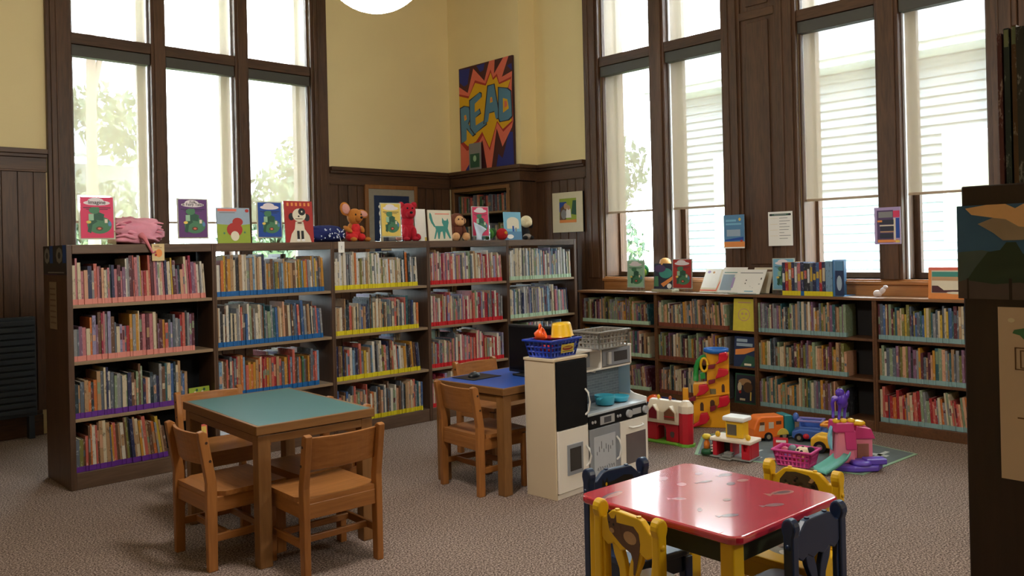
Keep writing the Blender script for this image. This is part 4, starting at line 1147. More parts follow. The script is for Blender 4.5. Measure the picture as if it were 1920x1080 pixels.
# framed poster on the back wall
t = thing('framed_poster', 'large oak framed poster with a navy sheet on the back wall behind the yellow sign', 'framed poster', (5.05, YA - .05, 1.32), 0)
FO = wood('poster_frame_oak', (120, 76, 40), (160, 108, 62), 'z')
g = G(); W2, H2 = .70, .845
g.box(0, .045, 0, .028, 0, H2, FO).box(W2 - .045, W2, 0, .028, 0, H2, FO).box(.045, W2 - .045, 0, .028, 0, .045, FO).box(.045, W2 - .045, 0, .028, H2 - .045, H2, FO)
g.build('frame', t, .004)
G().box(.045, W2 - .045, .010, .022, .045, H2 - .045, mat('grey_mount', (150, 144, 132), .8)).build('mount', t)
ly = [(INK['navy'], rect(0, 0, 1, 1)), (INK['cream'], rect(.17, .02, .88, .80)), (INK['navy'], rect(.24, .06, .82, .74))]
for i in range(9): ly.append((INK[('cream', 'yellow', 'tan')[i % 3]], ell(.16 + .09 * i, .80 + .015 * ((i * 5) % 3), .05, .03, 8)))
for i in range(4): ly.append((INK['cream'], ell(.17, .2 + .16 * i, .045, .05, 8)))
g = G(); g.art(frame_m((.115, .0095, .115), (1, 0, 0), (0, 0, 1)), W2 - .23, H2 - .23, ly); g.build('poster_sheet', t)
# framed photo on the right wall
t = thing('framed_photo', 'white framed photo of a family on the wainscot by the first right-hand window', 'framed photo', (XB - .043, 6.235, 1.595), -PI / 2)
g = G(); W2, H2 = .43, .42; WF = mat('cream_frame', (214, 204, 176), .5, .05, 20)
g.box(0, W2, 0, .022, 0, H2, BLACKM); g.build('backing', t)
G().box(.006, W2 - .006, -.004, 0, .006, H2 - .006, WF).build('mat_board', t)
G().box(0, W2, -.006, 0, 0, .008, WF).box(0, W2, -.006, 0, H2 - .008, H2, WF).box(0, .008, -.006, 0, .008, H2 - .008, WF).box(W2 - .008, W2, -.006, 0, .008, H2 - .008, WF).build('frame', t)
g = G(); g.art(frame_m((.10, -.004, .10), (1, 0, 0), (0, 0, 1)), .24, .255, [(INK['lime'], rect(0, 0, 1, 1)), (INK['blue'], rect(0, .45, .42, .86)), (INK['brown'], [(0, .1), (.35, .05), (.5, .5), (.3, .75), (.05, .6)]), (INK['tan'], ell(.38, .68, .12, .13, 12)), (INK['white'], [(.38, .2), (.7, .2), (.66, .55), (.5, .7), (.4, .5)]),
                                                                    (INK['tan'], ell(.55, .62, .09, .1, 12)), (INK['grey'], ell(.25, .35, .16, .2, 12)), (INK['orange'], rect(0, 0, 1, .12)), (INK['dgreen'], [(.7, .35), (1, .3), (1, .9), (.8, .9)])]); g.build('photo', t)
# notices on the pier and mullion
def notice(label, y0, y1, z0, z1, x, layers, base):
    t = thing('wall_notice', label, 'notice', (x, y0, z0), -PI / 2)
    G().box(0, y0 - y1, 0, .002, 0, z1 - z0, base).build('sheet', t)
    g = G(); g.art(frame_m((0, -.0002, 0), (1, 0, 0), (0, 0, 1)), y0 - y1, z1 - z0, layers); g.build('print', t)
notice('blue notice with an orange foot on the oak pier edge between the right-hand windows', 4.115, 3.91, 1.391, 1.683, XB - .082, [(INK['midblue'], rect(.0, .0, 1, 1)), (INK['midblue'], rect(.06, .24, .94, .95)), (INK['aqua'], rect(.1, .8, .6, .86)), (INK['aqua'], rect(.1, .7, .85, .75)), (INK['sky'], rect(.14, .36, .8, .56)), (INK['yellow'], ell(.78, .86, .06, .05, 10)),
       (INK['blue'], [(.06, .26), (.94, .34), (.94, .24), (.06, .22)]), (INK['orange'], rect(.0, .04, 1, .2)), (INK['red'], ell(.85, .22, .07, .03, 8)), (INK['white'], rect(0, 0, 1, .04))], PAPER)
notice('white typed schedule sheet taped to the middle of the oak pier', 3.683, 3.462, 1.405, 1.69, XB - .082, [(INK['dgreen'], rect(.06, .88, .94, .94)), (INK['black'], ell(.12, .91, .06, .035, 8)), (INK['black'], ell(.88, .91, .06, .035, 8)), (INK['grey'], rect(.25, .9, .75, .925))] +
       [(INK['grey'], rect(.46, .80 - .085 * i, .46 + (.34, .44, .3, .42, .38, .2, .46)[i % 7], .815 - .085 * i)) for i in range(8)] + [(INK['cream'], rect(.08, .80 - .17 * i, .4, .812 - .17 * i)) for i in range(4)], PAPER)
notice('purple bordered flyer showing stacked books, taped to the mullion over the ledge', 2.796, 2.598, 1.40, 1.68, XB - .060, [(INK['lav'], rect(0, 0, 1, 1)), (INK['violet'], rect(.1, .04, .72, .92)), (INK['grey'], rect(.16, .72, .7, .88)), (INK['dark'], rect(.2, .54, .74, .66)), (INK['orange'], rect(.12, .6, .3, .65)), (INK['dark'], rect(.22, .36, .74, .48)), (INK['cream'], rect(.2, .49, .74, .52)), (INK['tan'], rect(.22, .32, .74, .35)),
       (INK['dark'], rect(.2, .16, .72, .29)), (INK['orange'], rect(.12, .05, .9, .12)), (INK['cream'], rect(.74, .1, .8, .7)), (INK['blue'], rect(.82, .16, .95, .7)), (INK['pink'], rect(.72, .72, .96, .9)), (INK['yellow'], rect(.8, .04, .96, .1))], PAPER)
# radiator grille at the far left
t = thing('radiator_cover', 'dark blue-grey slatted radiator cover against the wainscot at far left', 'radiator', (.9, YA - .16, 0), 0)
GR = mat('grille_blue_grey', (44, 52, 62), .5, .1, 12)
G().box(0, .93, .02, .115, .18, .975, GR).build('housing', t, .004)
g = G()
for i in range(15): g.box(.01, .92, 0, .03, .21 + i * .05, .245 + i * .05, GR)
g.build('slat_front', t, .003)
G().box(.02, .06, .02, .09, 0, .18, GR).build('leg', t); G().box(.87, .91, .02, .09, 0, .18, GR).build('leg', t)

# ================================================================== things on top of the tall bookcases
YD = 5.70
def creature(cx=.5, cy=.38, k=1.0):
    return [(INK['green'], ell(cx + .06 * k, cy - .05, .34 * k, .2 * k, 20)), (INK['dgreen'], [(cx - .28 * k, cy - .2), (cx - .22 * k, cy + .02), (cx - .05 * k, cy + .09), (cx - .0, cy + .03), (cx - .14 * k, cy - .04), (cx - .18 * k, cy - .24)]),
            (INK['dgreen'], [(cx - .1, cy + .08), (cx + .16 * k, cy + .05), (cx + .2 * k, cy + .2), (cx + .02, cy + .26), (cx - .1, cy + .2)]), (INK['green'], ell(cx - .08 * k, cy + .29, .15 * k, .08, 14)), (INK['green'], ell(cx + .01, cy + .33, .05, .04, 10)),
            (INK['pale'], rect(cx - .24 * k, cy + .06, cx - .1 * k, cy + .21)), (INK['yellow'], ell(cx - .24 * k, cy + .02, .07, .035, 10)), (INK['cream'], rect(cx + .2 * k, cy + .0, cx + .28 * k, cy + .09)), (INK['midblue'], ell(cx + .34 * k, cy - .02, .05, .06, 10)), (INK['brown'], ell(cx + .05, cy - .13, .1, .05, 12)), (INK['salmon'], ell(cx + .05, cy - .13, .05, .025, 10))]
def cloudy(): return [(INK['cloud'], ell(.5, .845, .37, .06, 20)), (INK['cloud'], ell(.47, .895, .22, .07, 18))]
def sign(label, x, w_, h, bg, words_, y=YD, M0=None, foot=.034, tilt=1.5, group='acrylic sign holders'):
    """clear acrylic slant-back holder with a printed sheet in it"""
    if M0 is None: loc, rz = (x, y, ZT + .0006), 0
    else: loc, rz = M0
    t = thing('sign_holder', label, 'sign holder', loc, rz, group)
    Q = Matrix.Rotation(R(-tilt), 4, 'X')
    G().box(-.004, w_ + .004, 0, .003, 0, h + foot, ACRYL, Q).box(-.004, w_ + .004, .0, .085, 0, .003, ACRYL).build('acrylic_holder', t)
    G().box(0, w_, .0032, .0042, foot, h + foot - .004, PAPER, Q).build('printed_sheet', t)
    M = Q @ frame_m((0, -.0006, foot), (1, 0, 0), (0, 0, 1))
    g = G(); b = .045
    ly = [(bg, rect(b, b * .7, 1 - b, 1 - b * .5))] + cloudy() + [(INK['dark'], rect(.12, .725, .88, .742)), (INK['dark'], rect(.2, .69, .8, .703))] + creature()
    g.art(M, w_, h - .004, ly, .0003); g.build('print', t)
    for txt, sz, v in words_:
        text_mesh(txt, sz, M @ Matrix.Translation((w_ * .5, h * v, .0042)), INK['black'], t)
    return t
sign('pink poster reading Imagine in an acrylic holder at the left end of the bookcases', 1.638, .216, .279, INK['pink'], [('Imagine', .034, .845)])
sign('purple Folk and Fairy Tales poster in an acrylic holder on the bookcases', 2.255, .216, .279, INK['purple'], [('Folk', .026, .895), ('& Fairy Tales', .028, .84)])
sign('royal blue poster in an acrylic holder between the two dog-coloured covers', 2.833, .200, .270, INK['blue'], [])
sign('yellow poster in an acrylic holder beside the red plush toy', 3.905, .205, .285, INK['yellow'], [])
sign('pink poster in an acrylic holder right of the brown plush monkey', 4.880, .205, .275, INK['pink'], [])
def cover_book(name, label, loc, rz, w_, h, d, cm, layers, tilt=4, group='face-out books'):
    t = thing(name, label, 'book', loc, rz, group)
    Q = Matrix.Rotation(R(-tilt), 4, 'X')
    G().box(0, w_, 0, .003, 0, h, cm, Q).box(0, w_, d - .003, d, 0, h, cm, Q).box(0, .004, .003, d - .003, 0, h, cm, Q).build('cover', t, .001)
    G().box(.004, w_ - .004, .003, d - .003, .004, h - .004, PAGE, Q).build('page_block', t)
    g = G(); g.art(Q @ frame_m((0, -.0003, 0), (1, 0, 0), (0, 0, 1)), w_, h, layers, .0003); g.build('cover_print', t)
    return t
Z1 = ZT + .0008
cover_book('display_book', 'grey and grass-green picture book with a red shape on its cover', (2.535, 5.70, Z1), 0, .245, .252, .012, INK['sky'],
           [(INK['sky'], rect(0, 0, 1, 1)), (INK['lime'], [(0, 0), (1, 0), (1, .54), (.6, .5), (0, .54)]), (INK['salmon'], rect(.03, .9, .6, .97)), (INK['grey'], rect(.08, .85, .55, .875)), (INK['red'], ell(.92, .92, .06, .05, 10)), (INK['red'], ell(.52, .38, .24, .2, 18)), (INK['red'], ell(.62, .6, .16, .12, 16)), (INK['cream'], ell(.52, .2, .13, .14, 14)), (INK['green'], ell(.2, .28, .03, .03, 8)), (INK['green'], ell(.82, .3, .03, .03, 8))])
cover_book('display_book', 'red picture book with a black-eared cream dog on its cover', (3.06, 5.70, Z1), 0, .232, .312, .014, INK['red'],
           [(INK['red'], rect(0, 0, 1, 1))] + [(INK['orange'], rect(.08 + .15 * i, .88, .15 + .15 * i, .96)) for i in range(6)] +
           [(INK['cream'], [(.28, .0), (.12, .0), (.2, .2), (.32, .32), (.36, .5), (.64, .5), (.68, .32), (.84, .16), (.9, .0)]), (INK['black'], ell(.22, .62, .1, .09, 14)), (INK['black'], ell(.78, .6, .1, .09, 14)), (INK['cream'], ell(.5, .66, .24, .16, 20)), (INK['black'], ell(.6, .74, .13, .09, 14)), (INK['cream'], ell(.6, .745, .03, .025, 8)),
            (INK['black'], ell(.48, .63, .035, .022, 10)), (INK['brown'], rect(.36, .565, .62, .578)), (INK['black'], rect(.39, .06, .48, .28)), (INK['black'], rect(.54, .06, .63, .28)), (INK['white'], ell(.43, .05, .07, .03, 10)), (INK['white'], ell(.6, .05, .07, .03, 10)), (INK['brown'], ell(.5, .47, .09, .02, 10))])
cover_book('display_book', 'plain white book turned backwards beside the red plush toy', (4.315, 5.76, Z1), 0, .10, .275, .02, INK['white'], [(INK['white'], rect(0, 0, 1, 1)), (INK['yellow'], rect(.8, 0, 1, .12))])
cover_book('display_book', 'cream picture book with a green cat on its cover', (4.398, 5.70, Z1), 0, .252, .265, .012, INK['cream'],
           [(INK['cream'], rect(0, 0, 1, 1)), (INK['salmon'], rect(.3, .86, .92, .89)), (INK['teal'], [(.05, .86), (.09, .92), (.14, .86), (.2, .62), (.3, .46), (.24, .44), (.12, .58), (.05, .74)]), (INK['teal'], [(.26, .48), (.3, .36), (.2, .06), (.26, .06), (.36, .3), (.38, .06), (.44, .06), (.5, .28), (.58, .3), (.62, .06), (.68, .06), (.72, .3), (.88, .06), (.94, .08), (.82, .4), (.88, .6), (.84, .74), (.78, .66), (.68, .66), (.6, .76), (.58, .6), (.64, .48)])])
cover_book('display_book', 'pale blue picture book with an arch on its cover, near the right end', (5.30, 5.72, Z1), 0, .215, .262, .012, INK['aqua'],
           [(INK['aqua'], rect(0, 0, 1, 1)), (INK['cream'], ell(.5, .66, .36, .16, 18)), (INK['cream'], rect(.14, .4, .86, .66)), (INK['midblue'], rect(0, 0, 1, .3)), (INK['blue'], rect(.45, .3, .55, .5)), (INK['white'], ell(.3, .12, .2, .08, 12)), (INK['grey'], rect(.62, .3, .7, .44))])
# fabric bags: a lumpy pillow with a top seam
def lumpy(g, c, r, m_, seed, n=26, k=18, amp=.10, power=.75, lay=(1, 1, 1)):
    rnd = random.Random(seed)
    ph = [(rnd.uniform(2, 7), rnd.uniform(2, 7), rnd.uniform(0, 6)) for _ in range(5)]
    v = []; f = []
    for i in range(k + 1):
        a = PI * i / k
        for j in range(n):
            t = 2 * PI * j / n
            d = Vector((math.sin(a) * math.cos(t), math.sin(a) * math.sin(t), math.cos(a)))
            d = Vector([math.copysign(abs(x) ** power, x) for x in d])
            w_ = 1 + amp * sum(math.sin(p * d.x * 2 + q * d.z * 2 + s + p * d.y) for p, q, s in ph) / 3
            v.append((c[0] + d.x * r[0] * w_, c[1] + d.y * r[1] * w_, max(c[2] + d.z * r[2] * w_, c[2] - r[2] * .98)))
    for i in range(k):
        for j in range(n):
            a = i * n + j; b = i * n + (j + 1) % n
            f.append((a, a + n, b + n, b))
    g.add(v, f, m_, True); return g
PINKF = mat('pink_cloth', (222, 150, 168), .9, .16, 14, bump=.5)
t = thing('fabric_bag', 'crumpled pink fabric bag with a strap lying by the Imagine poster', 'bag', (2.01, 5.84, Z1), 0)
lumpy(G(), (0, 0, .085), (.155, .15, .086), PINKF, 3, amp=.24, power=.6).build('pouch', t)
for i, (a_, b_) in enumerate(((.02, .35), (-.05, -.2), (.06, .1), (-.10, .5))):
    G().tube([(-.15 + .05 * k, -.12 - .035 * math.sin(k * .9 + i) * .6, .05 + .028 * i + .012 * math.sin(k * 1.7 + a_ * 9)) for k in range(7)], .011, PINKF, 8, rr=[.004, .010, .014, .012, .014, .010, .004]).build('fold', t)
G().tube([(-.16, -.11, .12), (-.06, -.135, .148), (.05, -.12, .142), (.15, -.08, .12)], .007, mat('pink_seam', (184, 96, 120), .9)).build('seam', t)
G().tube([(.0, -.15, .06), (.01, -.19, .035), (.02, -.222, -.01), (.045, -.222, -.06), (.065, -.222, -.05)], .018, mat('rose_strap', (204, 118, 128), .8, .1, 20), 10, rr=[.020, .014, .009, .008, .007]).build('strap', t)
g = G(); tg = G().box(.045, .125, -.212, -.210, -.112, .0, mat('cream_card', (214, 190, 140), .7, .06, 20)).build('hang_tag', t)
g.art(frame_m((.045, -.2122, -.112), (1, 0, 0), (0, 0, 1)), .08, .112, [(INK['orange'], ell(.55, .45, .28, .24, 14)), (INK['tan'], rect(.2, .74, .8, .8)), (INK['brown'], rect(.15, .84, .6, .88)), (INK['red'], ell(.3, .35, .1, .08, 8))]); g.build('tag_print', tg)
STARF = mat('navy_cloth', (22, 34, 98), .85, .2, 12, bump=.4)
t = thing('fabric_bag', 'navy fabric bag with white stars slumped beside the red dog book', 'bag', (3.44, 5.82, Z1), 0)
lumpy(G(), (0, 0, .062), (.165, .12, .062), STARF, 9, amp=.14).build('pouch', t)
g = G(); rs = random.Random(2); WS = mat('star_print', (206, 214, 236), .8)
for i in range(34):
    u = rs.uniform(-.15, .15); zz = rs.uniform(.02, .10)
    yy = -.126 * (1 - min(1, abs(u) / .175) ** 3) ** .5 * (1 - ((zz - .055) / .075) ** 2 * .45)
    g.ball((u, yy - .002, zz), (.006, .0025, .006), WS, 6, 4)
g.build('star_print', t)
tg = G().box(.02, .075, -.190, -.188, -.085, .0, PAPER).build('hang_tag', t)
G().tube([(.047, -.12, .07), (.047, -.17, .04), (.047, -.189, -.004)], .0015, PAPER, 5).build('tag_string', t)
g = G(); g.art(frame_m((.02, -.1902, -.085), (1, 0, 0), (0, 0, 1)), .055, .085, [(INK['grey'], rect(.46, .45, .56, .62)), (INK['black'], rect(.48, .3, .54, .42))]); g.build('tag_print', tg)
# plush toys
def plush(label, loc, rz, parts, group='plush toys on the bookcases', cat='plush toy'):
    t = thing('plush_toy', label, cat, loc, rz, group)
    made = {}
    for nm, shapes in parts:
        g = G()
        for s in shapes:
            c, r, m_ = s[0], s[1], s[2]; rot = s[3] if len(s) > 3 else None
            g.ball(c, r, m_, 18, 12, rot=rot)
        made[nm] = g.build(nm, t)
    return t
def fur(nm, rgb): return mat('plush_' + nm, rgb, .95, .14, 60, bump=.5)
OR_, RD_, PK_, DR_, TN_, BR_, CR_, BK_ = fur('ginger', (186, 116, 44)), fur('scarlet_cloth', (206, 40, 44)), fur('inner_ear', (206, 150, 140)), fur('crimson', (176, 22, 44)), fur('tan', (214, 164, 116)), fur('brown', (110, 62, 44)), fur('cream', (226, 212, 176)), fur('black', (24, 22, 26))
plush('ginger plush mouse in red dungarees sitting with big pink ears', (3.69, 5.78, Z1), R(0), [
    ('body', [((0, 0, .085), (.052, .045, .075), OR_), ((0, -.03, .20), (.062, .062, .066), OR_), ((0, -.082, .185), (.03, .045, .03), OR_)]),
    ('dungarees', [((0, -.004, .065), (.062, .056, .062), RD_), ((-.045, -.05, .035), (.032, .06, .032), RD_, (0, 0, .3)), ((.045, -.05, .035), (.032, .06, .032), RD_, (0, 0, -.3)), ((0, -.045, .11), (.04, .02, .04), RD_)]),
    ('ear', [((-.075, -.01, .262), (.046, .016, .056), OR_, (0, -.4, 0)), ((-.075, -.022, .262), (.034, .012, .043), PK_, (0, -.4, 0))]), ('ear', [((.088, -.01, .225), (.052, .016, .034), OR_, (0, .3, 0)), ((.088, -.022, .225), (.038, .012, .024), PK_, (0, .3, 0))]),
    ('arm', [((-.066, -.03, .10), (.018, .05, .02), OR_, (.5, 0, .3))]), ('arm', [((.066, -.03, .10), (.018, .05, .02), OR_, (.5, 0, -.3))]),
    ('foot', [((-.06, -.105, .018), (.022, .034, .018), OR_)]), ('foot', [((.07, -.105, .018), (.022, .034, .018), OR_)]), ('nose', [((0, -.128, .19), (.01, .01, .01), BK_)]), ('eye', [((-.025, -.085, .215), (.007, .006, .008), BK_)]), ('eye', [((.025, -.085, .215), (.007, .006, .008), BK_)])])
plush('bright red plush toy sitting upright between the yellow poster and white book', (4.235, 5.79, Z1), R(-18), [
    ('body', [((0, .0, .085), (.066, .06, .09), DR_), ((0, -.01, .165), (.052, .048, .06), DR_), ((0, -.02, .248), (.068, .064, .074), DR_), ((0, -.075, .225), (.036, .038, .032), DR_)]),
    ('ear', [((-.056, -.012, .305), (.028, .016, .028), DR_)]), ('ear', [((.056, -.012, .305), (.028, .016, .028), DR_)]), ('front_leg', [((-.036, -.062, .06), (.024, .028, .062), DR_), ((-.038, -.085, .018), (.028, .038, .018), DR_)]),
    ('front_leg', [((.036, -.062, .06), (.024, .028, .062), DR_), ((.038, -.085, .018), (.028, .038, .018), DR_)]), ('hind_leg', [((-.078, -.02, .032), (.03, .055, .032), DR_)]), ('hind_leg', [((.078, -.02, .032), (.03, .055, .032), DR_)]), ('nose', [((0, -.112, .238), (.014, .010, .011), BK_)]), ('eye', [((-.022, -.08, .276), (.008, .006, .008), BK_)]), ('eye', [((.022, -.08, .276), (.008, .006, .008), BK_)])])
plush('brown plush monkey with tan face and big tan feet', (4.765, 5.78, Z1), R(-12), [
    ('body', [((0, .0, .085), (.058, .054, .08), BR_), ((0, -.005, .175), (.075, .068, .07), BR_)]), ('face', [((0, -.055, .175), (.046, .024, .045), TN_), ((0, -.075, .155), (.034, .03, .026), TN_)]), ('ear', [((-.076, 0, .175), (.02, .014, .026), TN_)]), ('ear', [((.076, 0, .175), (.02, .014, .026), TN_)]),
    ('foot', [((-.05, -.085, .034), (.036, .032, .036), TN_)]), ('foot', [((.05, -.085, .034), (.036, .032, .036), TN_)]), ('arm', [((-.062, -.02, .085), (.02, .035, .052), BR_, (0, .2, 0))]), ('arm', [((.062, -.02, .085), (.02, .035, .052), BR_, (0, -.2, 0))]), ('eye', [((-.018, -.078, .188), (.006, .005, .007), BK_)]), ('eye', [((.018, -.078, .188), (.006, .005, .007), BK_)])])
GNP = fur('grass', (72, 128, 52)); GN2 = fur('moss', (40, 84, 40))
plush('striped green plush roll lying left of the red plush ball', (5.135, 5.78, Z1), 0, [('body', [((-.03 + .03 * i, 0, .045 + .012 * abs(i - 1)), (.028, .042, .045), (GNP, GN2)[i % 2]) for i in range(4)]), ('tuft', [((-.03, 0, .105), (.012, .012, .03), TN_)])])
plush('round red plush ball with a small yellow patch on the bookcases', (5.275, 5.74, Z1), 0, [('body', [((0, 0, .055), (.058, .052, .056), fur('tomato', (178, 30, 36)))]), ('patch', [((.005, -.045, .065), (.02, .012, .016), fur('mustard', (196, 140, 40)))]), ('stalk', [((0, 0, .112), (.008, .008, .016), GNP)])])
plush('cream-headed black and white plush animal at the right end of the bookcases', (5.63, 5.80, Z1), R(-10), [
    ('body', [((0, .0, .065), (.05, .046, .062), BK_), ((0, -.04, .03), (.045, .035, .03), fur('stone', (150, 140, 132)))]), ('head', [((0, -.025, .175), (.060, .055, .058), CR_), ((0, -.07, .155), (.032, .03, .026), CR_)]), ('ear', [((.062, 0, .15), (.03, .014, .042), BK_, (0, -.5, 0))]), ('ear', [((-.05, .01, .15), (.02, .014, .035), BK_, (0, .5, 0))]), ('foot', [((-.035, -.06, .02), (.022, .03, .02), BK_)]), ('foot', [((.035, -.06, .02), (.022, .03, .02), BK_)])])
# pale cloth flopped at the foot of the pink poster
t = thing('pale_cloth', 'pale blue and white cloth flopped against the pink poster', 'cloth', (4.93, 5.665, Z1), 0)
CL = mat('pale_blue_cloth', (200, 214, 236), .9, .06, 20, bump=.3)
v = []; f = []
for i in range(9):
    for j in range(7):
        u, q = i / 8, j / 6
        v.append((-.045 + .075 * q + (.06 * u * u * q), -.018 * math.sin(u * 5 + q * 4) * .6 + .016 * u - .01, .002 + u * .16 - .05 * u * u * q * 1.3))
for i in range(8):
    for j in range(6): f.append((i * 7 + j, i * 7 + j + 1, (i + 1) * 7 + j + 1, (i + 1) * 7 + j))
o = G().add(v, f, CL, True).build('cloth', t); m_ = o.modifiers.new('thick', 'SOLIDIFY'); m_.thickness = .003
# the two face-out books inside the leftmost case
cover_book('display_book', 'small olive patterned book face-out on the third shelf, leftmost case', (2.295, 5.66, SH[2] + .0008), R(8), .15, .095, .01, INK['lime'], [(INK['lime'], rect(0, 0, 1, 1))] + [(INK[('yellow', 'brown', 'cream', 'dgreen')[i % 4]], ell(.1 + .09 * i, .3 + .17 * (i % 4), .06, .1, 8)) for i in range(10)])
cover_book('display_book', 'yellow book face-out on the bottom shelf of the leftmost tall bookcase', (2.315, 5.66, BASEZ + .0008), R(0), .10, .17, .012, INK['pink'], [(INK['salmon'], rect(0, 0, 1, 1)), (INK['yellow'], rect(.06, .03, .94, .92)), (INK['black'], [(.3, .45), (.8, .4), (.9, .5), (.6, .52), (.35, .5)]), (INK['brown'], rect(.2, .7, .7, .74)), (INK['dark'], ell(.5, .25, .2, .04, 10))])
# end panel dressings of the leftmost case
t = thing('owl_poster', 'dark blue poster with two pale owl shapes on the bookcase end panel', 'poster', (1.5385, 6.12, 1.33), -PI / 2)
g = G(); g.box(0, .50, 0, .0012, 0, .185, mat('dusk_sheet', (44, 44, 52), .6, .1, 20))
g.build('sheet', t)
g = G(); g.art(frame_m((0, -.0004, 0), (1, 0, 0), (0, 0, 1)), .50, .185, [(INK['blue'], rect(.28, .4, .42, 1)), (INK['blue'], rect(.84, .4, .98, 1)), (INK['grey'], ell(.16, .66, .12, .28, 8)), (INK['grey'], ell(.7, .66, .14, .28, 8)), (INK['dark'], ell(.16, .66, .05, .12, 8)), (INK['dark'], ell(.7, .66, .06, .12, 8)), (INK['grey'], rect(.2, .06, .9, .1)), (INK['violet'], rect(.0, .0, .6, .03))]); g.build('print', t)
t = thing('bookmark_strip', 'grey paper bookmark strip hanging on the leftmost bookcase end panel', 'bookmark', (1.537, 6.00, .985), -PI / 2)
G().box(0, .155, 0, .0012, 0, .30, mat('aged_paper', (132, 116, 102), .8, .1, 30)).build('strip', t)
g = G(); g.art(frame_m((0, -.0004, 0), (1, 0, 0), (0, 0, 1)), .155, .30, [(INK['brown'], rect(.1, .12 + .12 * i, .9, .15 + .12 * i)) for i in range(7)]); g.build('print', t)

# ================================================================== things on the ledge
XL, ZL = 6.30, 1.0038
RZ = -PI / 2
sign('pale green poster in an acrylic holder at the left of the window ledge', 0, .205, .262, INK['pale'], [], M0=((XL, 5.105, ZL), RZ))
sign('red poster in an acrylic holder on the window ledge beside the dark book', 0, .216, .272, INK['red'], [], M0=((XL - .01, 4.575, ZL), RZ))
sign('sky blue poster in an acrylic holder half hidden by the row of blue books', 0, .20, .268, INK['aqua'], [], M0=((XL + .07, 3.62, ZL), RZ))
cover_book('display_book', 'dark blue picture book with an orange shape on the window ledge', (XL + .02, 4.805, ZL + .026), RZ, .22, .235, .012, INK['navy'],
           [(INK['dark'], rect(0, 0, 1, 1)), (INK['teal'], ell(.6, .62, .34, .2, 16)), (INK['violet'], ell(.3, .8, .3, .15, 14)), (INK['orange'], [(.36, .2), (.95, .5), (.95, .36), (.5, .08)]), (INK['green'], [(.0, .1), (.25, .1), (.22, .5), (.05, .5)]), (INK['white'], ell(.8, .12, .12, .1, 10))])
t = thing('book_easel', 'pale moss-patterned stand under the dark blue book', 'book stand', (XL, 4.81, ZL), RZ)
G().box(0, .23, -.012, .10, 0, .024, mat('mossy_stand', (168, 162, 136), .7, .3, 40)).build('base', t, .003)
t = thing('orange_ball', 'orange rounded top of a toy behind the dark blue book on the ledge', 'toy', (XL + .09, 4.72, ZL), RZ)
G().lathe([(0, 0), (.045, 0), (.052, .12), (.056, .26), (.046, .295), (.02, .31), (0, .312)], (0, 0, 0), mat('apricot', (226, 168, 96), .5, .1, 14)).build('body', t)
t = thing('plush_toy', 'small green plush with a lime belly on the sill behind the green poster', 'plush toy', (6.60, 5.13, 1.1305), RZ)
G().ball((0, 0, .06), (.05, .045, .06), fur('emerald', (44, 120, 56)), 16, 10).build('body', t); G().ball((.02, -.03, .042), (.03, .02, .04), fur('lime', (150, 190, 70)), 14, 8).build('belly', t)
t = thing('mini_card', 'small white card on the sill between the green poster and dark book', 'card', (6.50, 4.90, 1.116), RZ)
G().box(0, .055, 0, .003, 0, .06, PAPER).build('card', t); G().box(.012, .042, -.0006, 0, .018, .044, INK['brown']).build('print', t)
def tilted(label, y0, w_, h, ang, base, layers, x, z=ZL, foot=True):
    t = thing('tilted_flyer', label, 'flyer', (x, y0, z), RZ, 'flyers in slanted holders on the ledge')
    Q = Matrix.Rotation(R(-ang), 4, 'X')
    G().box(0, w_, 0, .0025, .004, h, base, Q).build('sheet', t)
    g = G(); g.art(Q @ frame_m((0, -.0004, .004), (1, 0, 0), (0, 0, 1)), w_, h - .004, layers); g.build('print', t)
    if foot:
        G().box(0, w_, -.045, .0, 0, .004, ACRYL).box(0, w_, -.048, -.045, 0, .014, ACRYL).build('holder_lip', t)
        G().box(.02, w_ - .02, .0, h * math.sin(R(ang)) + .005, 0, .004, ACRYL).build('holder_foot', t)
tilted('white flyer with a red border, first of the slanted flyers on the ledge', 4.315, .20, .24, 32, INK['cream'], [(INK['white'], rect(.02, .2, .8, .98)), (INK['salmon'], rect(0, .06, .86, .12)), (INK['salmon'], [(.8, .1), (.86, .1), (1, .95), (.94, .8)]), (INK['lav'], ell(.2, .88, .09, .06, 8)), (INK['tan'], ell(.45, .86, .06, .05, 8))], XL + .03)
tilted('white flyer with a green heading line, middle of the slanted flyers', 4.125, .235, .255, 30, PAPER, [(INK['teal'], rect(.08, .78, .92, .81)), (INK['sky'], rect(.06, .1, .55, .72)), (INK['lav'], rect(.5, .2, .6, .6))], XL + .02)
tilted('white flyer with small black drawings, rightmost of the slanted flyers', 3.965, .275, .245, 34, PAPER, [(INK['grey'], rect(.12, .84, .9, .87)), (INK['black'], ell(.4, .55, .02, .03, 6)), (INK['black'], ell(.4, .42, .02, .03, 6)), (INK['black'], ell(.9, .62, .02, .05, 6)), (INK['grey'], ell(.88, .4, .03, .02, 6)), (INK['aqua'], rect(.45, .08, .75, .12)), (INK['grey'], ell(.6, .3, .012, .012, 6)), (INK['grey'], ell(.7, .24, .012, .012, 6))], XL - .02)
tilted('cream sheet with a brown bar standing behind the slanted flyers', 3.85, .18, .235, 22, INK['cream'], [(INK['brown'], rect(.25, .84, .96, .92))], XL + .10)
